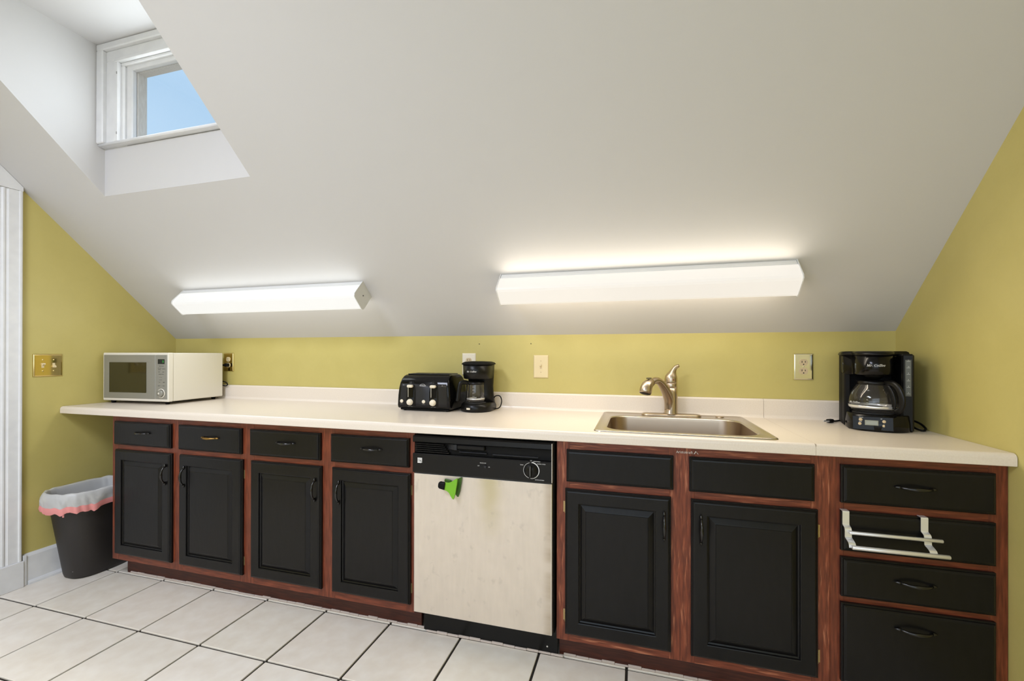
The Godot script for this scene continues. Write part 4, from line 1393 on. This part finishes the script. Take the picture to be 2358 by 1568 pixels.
func build_small_coffee_maker() -> void:
	var at := Vector3(2.284, TOP, 0.148)
	var c := thing("coffee_maker", "small black coffee maker beside the toaster", "coffee maker", at, 0.03, true, "coffee makers on the worktop")
	var st := begin(true)
	var rr := []
	for k in [[0.176, -0.086, 0.092, 0.0], [0.186, -0.090, 0.097, 0.004], [0.186, -0.090, 0.097, 0.024], [0.178, -0.088, 0.092, 0.036], [0.160, -0.084, 0.080, 0.044]]:
		rr.append(dee_ring(k[0] * 0.89, k[1] * 0.93, k[2] * 0.92, k[3]))
	rings(st, rr)
	part(c, fin(st), "base", "black_satin")
	part(c, lathed([[0.0, 0.0], [0.053, 0.0], [0.053, 0.003], [0.048, 0.004], [0.0, 0.004]], 28), "hot_plate", "charcoal", Vector3(0, 0.0435, 0.022))
	st = begin(true)
	rr = []
	for k in [[0.172, -0.088, -0.020, 0.036], [0.158, -0.086, -0.028, 0.08], [0.152, -0.084, -0.030, 0.125], [0.158, -0.086, -0.020, 0.170], [0.160, -0.086, -0.016, 0.200]]:
		rr.append(dee_ring(k[0] * 0.89, k[1] * 0.93, k[2] * 0.92, k[3]))
	rings(st, rr)
	part(c, fin(st), "water_tank", "black_satin")
	st = begin(true)
	rr = []
	for k in [[0.148, -0.078, 0.070, 0.166], [0.156, -0.082, 0.077, 0.170], [0.160, -0.085, 0.082, 0.195], [0.164, -0.087, 0.084, 0.240]]:
		rr.append(dee_ring(k[0] * 0.89, k[1] * 0.93, k[2] * 0.92, k[3]))
	rings(st, rr)
	part(c, fin(st), "brew_housing", "black_satin")
	st = begin(true)
	rr = []
	for k in [[0.166, -0.088, 0.085, 0.239], [0.178, -0.091, 0.091, 0.2405], [0.178, -0.091, 0.091, 0.243], [0.168, -0.087, 0.086, 0.249], [0.140, -0.072, 0.070, 0.2545], [0.07, -0.030, 0.034, 0.257]]:
		rr.append(dee_ring(k[0] * 0.89, k[1] * 0.93, k[2] * 0.92, k[3]))
	rings(st, rr)
	part(c, fin(st), "lid", "black_matte")
	part(c, bent_letters("Mr. Coffee", 0.0078, 0.0738, -0.08), "maker_lettering", "print_white", Vector3(0, 0.205, 0.0040))
	part(c, panel_mesh(0.020, 0.009, [[0, 0], [0, 0.0015], [0.001, 0.0025], [0.003, 0.0025]]), "switch", "white_plastic", Vector3(-0.018, 0.0185, 0.0865), Basis(Vector3.UP, -0.22))
	st = begin(true)
	tube(st, curve([Vector3(0.062, 0.040, -0.076), Vector3(0.078, 0.070, -0.062), Vector3(0.108, 0.075, -0.045), Vector3(0.121, 0.052, -0.040), Vector3(0.112, 0.020, -0.045), Vector3(0.090, 0.006, -0.060), Vector3(0.060, 0.0045, -0.085)], 7), 0.0028, 7)
	part(c, fin(st), "power_cord", "black_matte")
	# the carafe can be lifted out
	var g := thing("carafe", "small glass carafe in the little coffee maker beside the toaster", "carafe", Vector3(at.x, TOP + 0.0476, at.z + 0.022), 0.0, true, "glass carafes on their hot plates")
	st = begin(true)
	lathe(st, [[0.0, 0.001], [0.040, 0.001], [0.0455, 0.005], [0.0465, 0.012], [0.0450, 0.05], [0.0432, 0.088], [0.041, 0.097]], 32, Transform3D.IDENTITY, false)
	part(g, fin(st), "glass", "carafe_glass")
	part(g, lathed([[0.0, 0.108], [0.028, 0.107], [0.042, 0.103], [0.0445, 0.097], [0.0445, 0.091], [0.042, 0.0905], [0.0, 0.0905]], 32), "lid", "black_satin")
	part(g, lathed([[0.0467, 0.014], [0.0473, 0.014], [0.0473, 0.021], [0.0465, 0.021]], 32, true, false), "band", "satin_steel")  # bright ring put in for the worktop's reflection in the glass foot
	var dir := Vector3(-0.86, 0, 0.50).normalized()
	carafe_handle(g, dir, [[0.040, 0.098], [0.062, 0.102], [0.079, 0.096], [0.086, 0.070], [0.090, 0.035], [0.094, 0.006]], 0.011, 0.6)
	st = begin(true)
	tube(st, [dir * 0.044 + Vector3(0, 0.094, 0), dir * 0.0475 + Vector3(0, 0.05, 0), dir * 0.0490 + Vector3(0, 0.012, 0)], 0.006, 8, Vector3.RIGHT, 0.5)
	part(g, fin(st), "handle_mount", "black_satin")
	for k in 4:
		part(g, bent_letters("%d  %d" % [5 - k, 5 - k], 0.0042, 0.0460, 0.10, 0.0), "cup_marks", "print_white", Vector3(0, 0.080 - k * 0.016, 0))

func build_big_coffee_maker() -> void:
	var yaw := deg_to_rad(-13.0)
	var at := Vector3(4.008, TOP, 0.172)
	var c := thing("coffee_maker", "tall black programmable coffee maker in the right corner", "coffee maker", at, yaw, true, "coffee makers on the worktop")
	var hw := 0.099
	var st := begin(true)
	# base with a bowed front
	var rr := []
	for k in [[0.186, -0.100, 0.150, 0.0], [0.191, -0.103, 0.156, 0.004], [0.189, -0.103, 0.154, 0.030], [0.182, -0.102, 0.144, 0.060], [0.176, -0.101, 0.138, 0.063]]:
		var r := []
		for q in bow(k[0], k[1], 0.098, k[2]):
			r.append(Vector3(q.x - 0.002, k[3], q.y))
		rr.append(r)
	rings(st, rr)
	var base := part(c, fin(st), "base", "black_gloss")
	part(c, lathed([[0.0, 0.0], [0.070, 0.0], [0.070, 0.003], [0.064, 0.004], [0.0, 0.004]], 32), "hot_plate", "charcoal", Vector3(-0.008, 0.0625, 0.050))
	# back tank, left wing and right column
	part(c, bx(Vector3(-hw, 0.0, -0.108), Vector3(hw, 0.298, -0.040), 0.008), "water_tank", "black_matte")
	part(c, bx(Vector3(-hw, 0.0, -0.045), Vector3(-hw + 0.022, 0.220, 0.028), 0.005), "side_wing", "black_matte")
	var col := part(c, bx(Vector3(hw - 0.034, 0.0, -0.045), Vector3(hw + 0.004, 0.296, 0.100), 0.006), "gauge_column", "black_satin")
	part(col, panel_mesh(0.018, 0.138, [[0, 0], [0, 0.001], [0.002, 0.002], [0.004, 0.002]]), "water_gauge", "gauge", Vector3(hw - 0.0145, 0.205, 0.0996))
	for k in 6:
		part(col, bx(Vector3(hw - 0.0195, 0.145 + k * 0.0245, 0.1012), Vector3(hw - 0.0095, 0.1458 + k * 0.0245, 0.1020)), "gauge_mark", "print_white")
		part(col, letters(str(2 + 2 * k), 0.0034, 0.0002), "gauge_number", "print_white", Vector3(hw - 0.0145, 0.1500 + k * 0.0245, 0.1018))
	# brew head with a round front
	st = begin(true)
	rr = []
	for k in [[0.191, 0.128, 0.214], [0.196, 0.134, 0.218], [0.197, 0.136, 0.240], [0.197, 0.136, 0.292]]:
		var r := []
		for q in head_outline(k[0], k[1]):
			r.append(Vector3(q.x, k[2], q.y))
		rr.append(r)
	rings(st, rr)
	part(c, fin(st), "brew_head", "black_gloss")
	st = begin(true)
	rr = []
	for k in [[0.199, 0.137, 0.291], [0.206, 0.142, 0.2925], [0.206, 0.142, 0.296], [0.200, 0.138, 0.303], [0.186, 0.126, 0.307]]:
		var r := []
		for q in head_outline(k[0], k[1]):
			r.append(Vector3(q.x, k[2], q.y))
		rr.append(r)
	rings(st, rr)
	part(c, fin(st), "lid", "black_satin")
	part(c, lathed([[0.0, 0.196], [0.018, 0.196], [0.030, 0.206], [0.034, 0.216], [0.0, 0.216]], 20), "drip_spout", "black_matte", Vector3(-0.008, 0.0, 0.050))
	part(c, bent_letters("Mr. Coffee", 0.0085, 0.0505, -0.10), "maker_lettering", "print_white", Vector3(-0.012, 0.252, 0.0862))
	# controls on the bowed base
	var zf := 0.1535
	var tilt := Basis(Vector3.RIGHT, -0.10)
	part(base, panel_mesh(0.122, 0.052, [[0, 0], [0, 0.0020], [0.002, 0.003], [0.004, 0.003]]), "control_plate", "black_satin", Vector3(-0.030, 0.0315, zf - 0.0065), tilt * Basis(Vector3.UP, -0.13))
	part(base, panel_mesh(0.040, 0.019, [[0, 0], [0, 0.002], [0.0022, 0.0030], [0.0026, 0.0018], [0.004, 0.0018]]), "clock_display", "lcd_grey", Vector3(-0.034, 0.034, zf - 0.0028), tilt * Basis(Vector3.UP, -0.13))
	for q in [[-0.066, 0.044, -0.007], [-0.068, 0.028, -0.0075], [0.003, 0.041, 0.0008], [0.003, 0.025, 0.0016]]:
		part(base, lathed([[0.0, 0.0], [0.0060, 0.0], [0.0058, 0.0018], [0.0045, 0.0026], [0.0, 0.0026]], 16), "button", "ivory_socket", Vector3(q[0], q[1], zf + q[2] - 0.0025), tilt * Basis(Vector3.RIGHT, PI / 2))
	for q in [["DELAY BREW", 0.006, 0.0505, 0.0002], ["BREW NOW", 0.004, 0.0325, 0.0012], ["HOUR", -0.065, 0.0525, -0.0070], ["MIN", -0.067, 0.0360, -0.0068]]:
		part(base, letters(q[0], 0.0032, 0.0002), "panel_lettering", "print_white", Vector3(q[1], q[2], zf + q[3] - 0.0012), tilt * Basis(Vector3.UP, -0.10))
	# lead: plug lying to the left, a loop to the right
	st = begin(true)
	tube(st, curve([Vector3(-0.030, 0.010, -0.105), Vector3(-0.075, 0.006, -0.125), Vector3(-0.110, 0.0045, -0.085), Vector3(-0.128, 0.006, -0.055)], 7), 0.0036, 7)
	var lead := part(c, fin(st), "power_cord", "black_matte")
	st = begin()
	var px := Transform3D(Basis(Vector3.UP, 0.9), Vector3(-0.139, 0.0085, -0.040))
	box(st, Vector3(-0.016, -0.0075, -0.010), Vector3(0.016, 0.0075, 0.010), 0.004, px)
	part(lead, fin(st), "plug", "black_matte")
	st = begin()
	for s in [-0.0062, 0.0062]:
		box(st, Vector3(-0.032, -0.003, s - 0.0008), Vector3(-0.015, 0.003, s + 0.0008), 0.0, px)
	part(lead, fin(st), "plug_prongs", "chrome")
	st = begin(true)
	tube(st, curve([Vector3(0.088, 0.030, -0.060), Vector3(0.116, 0.034, -0.035), Vector3(0.140, 0.026, 0.000), Vector3(0.150, 0.012, 0.035), Vector3(0.140, 0.0045, 0.055), Vector3(0.122, 0.008, 0.045), Vector3(0.112, 0.018, 0.015), Vector3(0.104, 0.022, -0.02)], 7), 0.0038, 7)
	part(c, fin(st), "cord_loop", "black_matte")
	# glass carafe
	var x := Transform3D(Basis(Vector3.UP, yaw), at)
	var p := x * Vector3(-0.008, 0.0667, 0.050)
	var g := thing("carafe", "large round glass carafe in the tall coffee maker", "carafe", p, yaw, true, "glass carafes on their hot plates")
	st = begin(true)
	lathe(st, [[0.0, 0.001], [0.060, 0.001], [0.071, 0.005], [0.078, 0.016], [0.0815, 0.035], [0.080, 0.055], [0.074, 0.075], [0.064, 0.094], [0.054, 0.108], [0.051, 0.116]], 40, Transform3D.IDENTITY, false)
	part(g, fin(st), "glass", "carafe_glass")
	part(g, lathed([[0.0, 0.126], [0.035, 0.126], [0.050, 0.124], [0.0545, 0.120], [0.0545, 0.109], [0.052, 0.108], [0.0, 0.108]], 36), "lid", "black_satin")
	part(g, lathed([[0.0785, 0.0165], [0.0805, 0.0175], [0.0818, 0.0270], [0.0812, 0.0275]], 40, true, false), "band", "satin_steel")
	var dir := Vector3(0.55, 0, 0.835).normalized()
	carafe_handle(g, dir, [[0.050, 0.117], [0.074, 0.118], [0.098, 0.104], [0.112, 0.078], [0.116, 0.048], [0.108, 0.022], [0.092, 0.008]], 0.0125, 0.62)
	st = begin(true)
	var mp := []
	for q in [[0.054, 0.112], [0.069, 0.094], [0.080, 0.070], [0.0845, 0.045], [0.0840, 0.020]]:
		mp.append(dir * q[0] + Vector3(0, q[1], 0))
	tube(st, curve(mp, 4), 0.009, 8, dir.cross(Vector3.UP), 0.5)
	part(g, fin(st), "handle_mount", "black_satin")
	for k in 5:
		var q: Array = [[0.0775, 0.064], [0.0805, 0.052], [0.0815, 0.041], [0.0815, 0.031], [0.068, 0.088]][k]
		part(g, bent_letters(["8 -", "6 -", "4 -", "2 -", "10 -"][k], 0.0042, q[0] + 0.0008, -0.42, 0.0), "cup_marks", "print_white", Vector3(0, q[1], 0))
	part(g, bent_letters("Mr. Coffee", 0.0070, 0.0822, -1.02), "maker_lettering", "print_white", Vector3(0, 0.039, 0))

# footprint with straight sides to zs and a shallow bowed front
func bow(w: float, back: float, zs: float, frontz: float) -> Array:
	var a := w / 2.0
	var out := [Vector2(a - 0.008, back), Vector2(a, back + 0.008)]
	for k in 17:
		var t := -1.0 + 2.0 * k / 16.0
		out.append(Vector2(-t * a, zs + (frontz - zs) * pow(maxf(0.0, 1.0 - t * t), 0.75)))
	out += [Vector2(-a, back + 0.008), Vector2(-a + 0.008, back)]
	return out

# brew head: flat wings and a half-round nose left of the middle
func head_outline(w: float, nose: float) -> Array:
	var a := w / 2.0
	var out := [Vector2(a - 0.008, -0.104), Vector2(a, -0.096), Vector2(a, 0.040)]
	out.append(Vector2(a - 0.036, 0.046))
	var r := 0.062 * w / 0.197
	for k in 17:
		var t := PI * k / 16.0
		out.append(Vector2(-0.012 + cos(t) * r, 0.058 + sin(t) * (nose - 0.058)))
	out += [Vector2(-0.012 - r - 0.004, 0.040), Vector2(-a, 0.034), Vector2(-a, -0.096), Vector2(-a + 0.008, -0.104)]
	return out

# ------------------------------------------------------------------ small things
func build_towel_rack() -> void:
	var t := thing("towel_rack", "chrome double towel bar hooked over the second drawer", "towel rack", Vector3(3.855, 0.60, 0.645))
	for x in [3.7345, 3.9440]:
		var c := curve([Vector3(x, 0.7000, 0.6020), Vector3(x, 0.7000, 0.6180), Vector3(x, 0.6985, 0.6222), Vector3(x, 0.690, 0.6225), Vector3(x, 0.664, 0.6225), Vector3(x, 0.656, 0.6240), Vector3(x, 0.652, 0.6340), Vector3(x, 0.645, 0.6390), Vector3(x, 0.630, 0.6395), Vector3(x, 0.622, 0.6410), Vector3(x, 0.618, 0.6520), Vector3(x, 0.612, 0.6650), Vector3(x, 0.600, 0.6690)], 4)
		var rr := []
		for i in c.size():
			var d: Vector3 = (c[mini(i + 1, c.size() - 1)] - c[maxi(i - 1, 0)]).normalized()
			var n := Vector3.RIGHT.cross(d).normalized() * 0.0008
			var p: Vector3 = c[i]
			var h := Vector3(0.0095, 0, 0)
			rr.append([p - h - n, p + h - n, p + h + n, p - h + n])
		var st := begin()
		rings(st, rr)
		part(t, fin(st), "hook_strap", "chrome")
	for b in [[3.7340, 3.9780, 0.6395, 0.6460, 0.0055], [3.7300, 3.9790, 0.6040, 0.6760, 0.0065]]:
		var st := begin(true)
		tube(st, [Vector3(b[0], b[2], b[3]), Vector3(b[0] + 0.001, b[2], b[3]), Vector3(b[1] - 0.001, b[2], b[3]), Vector3(b[1], b[2], b[3])], [b[4] - 0.001, b[4], b[4], b[4] - 0.001], 14, Vector3.UP)
		part(t, fin(st), "bar", "satin_steel")

func build_clip() -> void:
	var c := thing("magnetic_clip", "green and black magnetic clip on the steel dishwasher door", "clip", Vector3(2.350, 0.670, 0.6275), 0.0, true)
	var tilt := Basis(Vector3.BACK, -0.16)
	var fan := func(k: float) -> Array:
		return [Vector2(-0.018, 0.016 * k), Vector2(-0.005, 0.017 * k), Vector2(0.008, 0.024 * k), Vector2(0.020, 0.036 * k), Vector2(0.028, 0.042 * k), Vector2(0.032, 0.043 * k), Vector2(0.0330, 0.020 * k), Vector2(0.0325, -0.020 * k), Vector2(0.029, -0.043 * k), Vector2(0.024, -0.042 * k), Vector2(0.016, -0.034 * k), Vector2(0.006, -0.022 * k), Vector2(-0.005, -0.016 * k), Vector2(-0.018, -0.015 * k)]
	var st := begin()
	prism(st, fan.call(1.0), 0.022, 0.029, "z")
	part(c, fin(st), "front_jaw", "green_plastic", Vector3.ZERO, tilt)
	st = begin()
	prism(st, fan.call(0.96), 0.001, 0.007, "z", Transform3D(Basis.IDENTITY, Vector3(0.010, 0.004, 0)))
	part(c, fin(st), "back_jaw", "green_dark", Vector3.ZERO, tilt)
	st = begin(true)
	var rr := []
	for k in [[-0.046, 0.006, 0.004], [-0.044, 0.011, 0.007], [-0.039, 0.0145, 0.009], [-0.022, 0.0155, 0.009], [-0.016, 0.0155, 0.008]]:
		var r := []
		for v in rrect(k[2] * 2.0, k[1] * 2.0, k[2] * 0.8, 3):
			r.append(Vector3(k[0], v.y, 0.0255 + v.x))
		rr.append(r)
	rings(st, rr)
	part(c, fin(st), "front_grip", "black_matte", Vector3.ZERO, tilt)
	part(c, bx(Vector3(-0.030, 0.010, 0.003), Vector3(0.0, 0.024, 0.0105), 0.003), "back_grip", "green_dark", Vector3.ZERO, tilt)
	part(c, bx(Vector3(-0.006, -0.008, 0.006), Vector3(0.004, 0.008, 0.0225), 0.002), "spring", "black_matte", Vector3.ZERO, tilt)

func oval(cx: float, cz: float, a: float, b: float, y: float, n := 48, e := 2.9) -> Array:
	var out := []
	for k in n:
		var t := TAU * k / n
		var c := cos(t)
		var s := sin(t)
		out.append(Vector3(cx + signf(c) * pow(absf(c), 2.0 / e) * a, y, cz - signf(s) * pow(absf(s), 2.0 / e) * b))
	return out

func build_bin() -> void:
	var b := thing("wastebasket", "dark brown plastic wastebasket standing between wall and cabinets", "wastebasket", Vector3(0.15, 0, 0.55))
	var st := begin(true)
	var rr := []
	for k in [[0.0, 0.084, 0.126], [0.004, 0.092, 0.136], [0.02, 0.095, 0.140], [0.30, 0.116, 0.166], [0.452, 0.126, 0.180], [0.456, 0.131, 0.185], [0.468, 0.132, 0.186], [0.470, 0.129, 0.183], [0.452, 0.123, 0.177], [0.30, 0.113, 0.163], [0.02, 0.092, 0.137], [0.012, 0.06, 0.09]]:
		rr.append(oval(0.148 + k[0] * 0.02, 0.540 + k[0] * 0.06, k[1], k[2], k[0]))
	# outside, rim and inside in one skin
	rings(st, rr.slice(0, 8), true, false)
	rings(st, rr.slice(7), false, true, Transform3D.IDENTITY, false)
	part(b, fin(st), "body", "bin_brown")
	part(b, lathed([[0.0, 0.0], [0.003, 0.0], [0.002, 0.001], [0.0, 0.0012]], 10), "mould_mark", "print_grey", Vector3(0.19, 0.045, 0.680), Basis(Vector3.RIGHT, PI / 2))
	# thin liner folded over the rim, with its drawstring hem
	var l := thing("bin_liner", "translucent white liner with pink drawstring folded over the wastebasket rim", "bin liner", Vector3(0.157, 0.38, 0.567))
	var nz := FastNoiseLite.new()
	nz.seed = 9
	nz.frequency = 1.0
	var fold := func(y: float, a: float, bb: float, amp: float, drop: float, k: int) -> Array:
		var out := []
		var base := oval(0.158, 0.568, a, bb, y, 96)
		for i in base.size():
			var p: Vector3 = base[i]
			var d := Vector3(p.x - 0.158, 0, p.z - 0.568).normalized()
			var t := TAU * i / 96.0
			var r := nz.get_noise_2d(cos(t) * 4.0 + k * 0.35, sin(t) * 4.0) + 0.6 * nz.get_noise_2d(cos(t) * 11.0 + k * 0.2, sin(t) * 11.0)
			out.append(p + d * r * amp + Vector3(0, drop * nz.get_noise_2d(cos(t) * 2.0 + 7.0, sin(t) * 2.0), 0))
		return out
	st = begin(true)
	rr = []
	var rows := [[0.26, 0.086, 0.136, 0.006, 0.0], [0.34, 0.098, 0.150, 0.006, 0.0], [0.41, 0.110, 0.164, 0.004, 0.0], [0.455, 0.120, 0.176, 0.004, 0.003], [0.474, 0.126, 0.181, 0.002, 0.005], [0.480, 0.133, 0.188, 0.002, 0.006], [0.473, 0.139, 0.194, 0.003, 0.006], [0.455, 0.143, 0.199, 0.008, 0.008], [0.440, 0.144, 0.201, 0.012, 0.010], [0.425, 0.143, 0.201, 0.009, 0.013], [0.412, 0.142, 0.201, 0.010, 0.016]]
	for k in rows.size():
		var q: Array = rows[k]
		rr.append(fold.call(q[0], q[1], q[2], q[3], q[4], k))
	for i in rr.size():
		for p in rr[i].size():
			rr[i][p].x = maxf(rr[i][p].x, 0.004)
	rings(st, rr, false, false)
	part(l, fin(st), "film", "liner")
	st = begin(true)
	var hem := [rr[10]]
	for q in [[0.396, 0.143, 0.203, 0.012, 0.019], [0.378, 0.139, 0.199, 0.012, 0.024]]:
		var r: Array = fold.call(q[0], q[1], q[2], q[3], q[4], 10)
		for p in r.size():
			r[p].x = maxf(r[p].x, 0.004)
		hem.append(r)
	rings(st, hem, false, false)
	part(l, fin(st), "drawstring_hem", "drawstring")
	part(l, bx(Vector3(0.232, 0.362, 0.744), Vector3(0.241, 0.392, 0.749), 0.001), "drawstring_tab", "drawstring")
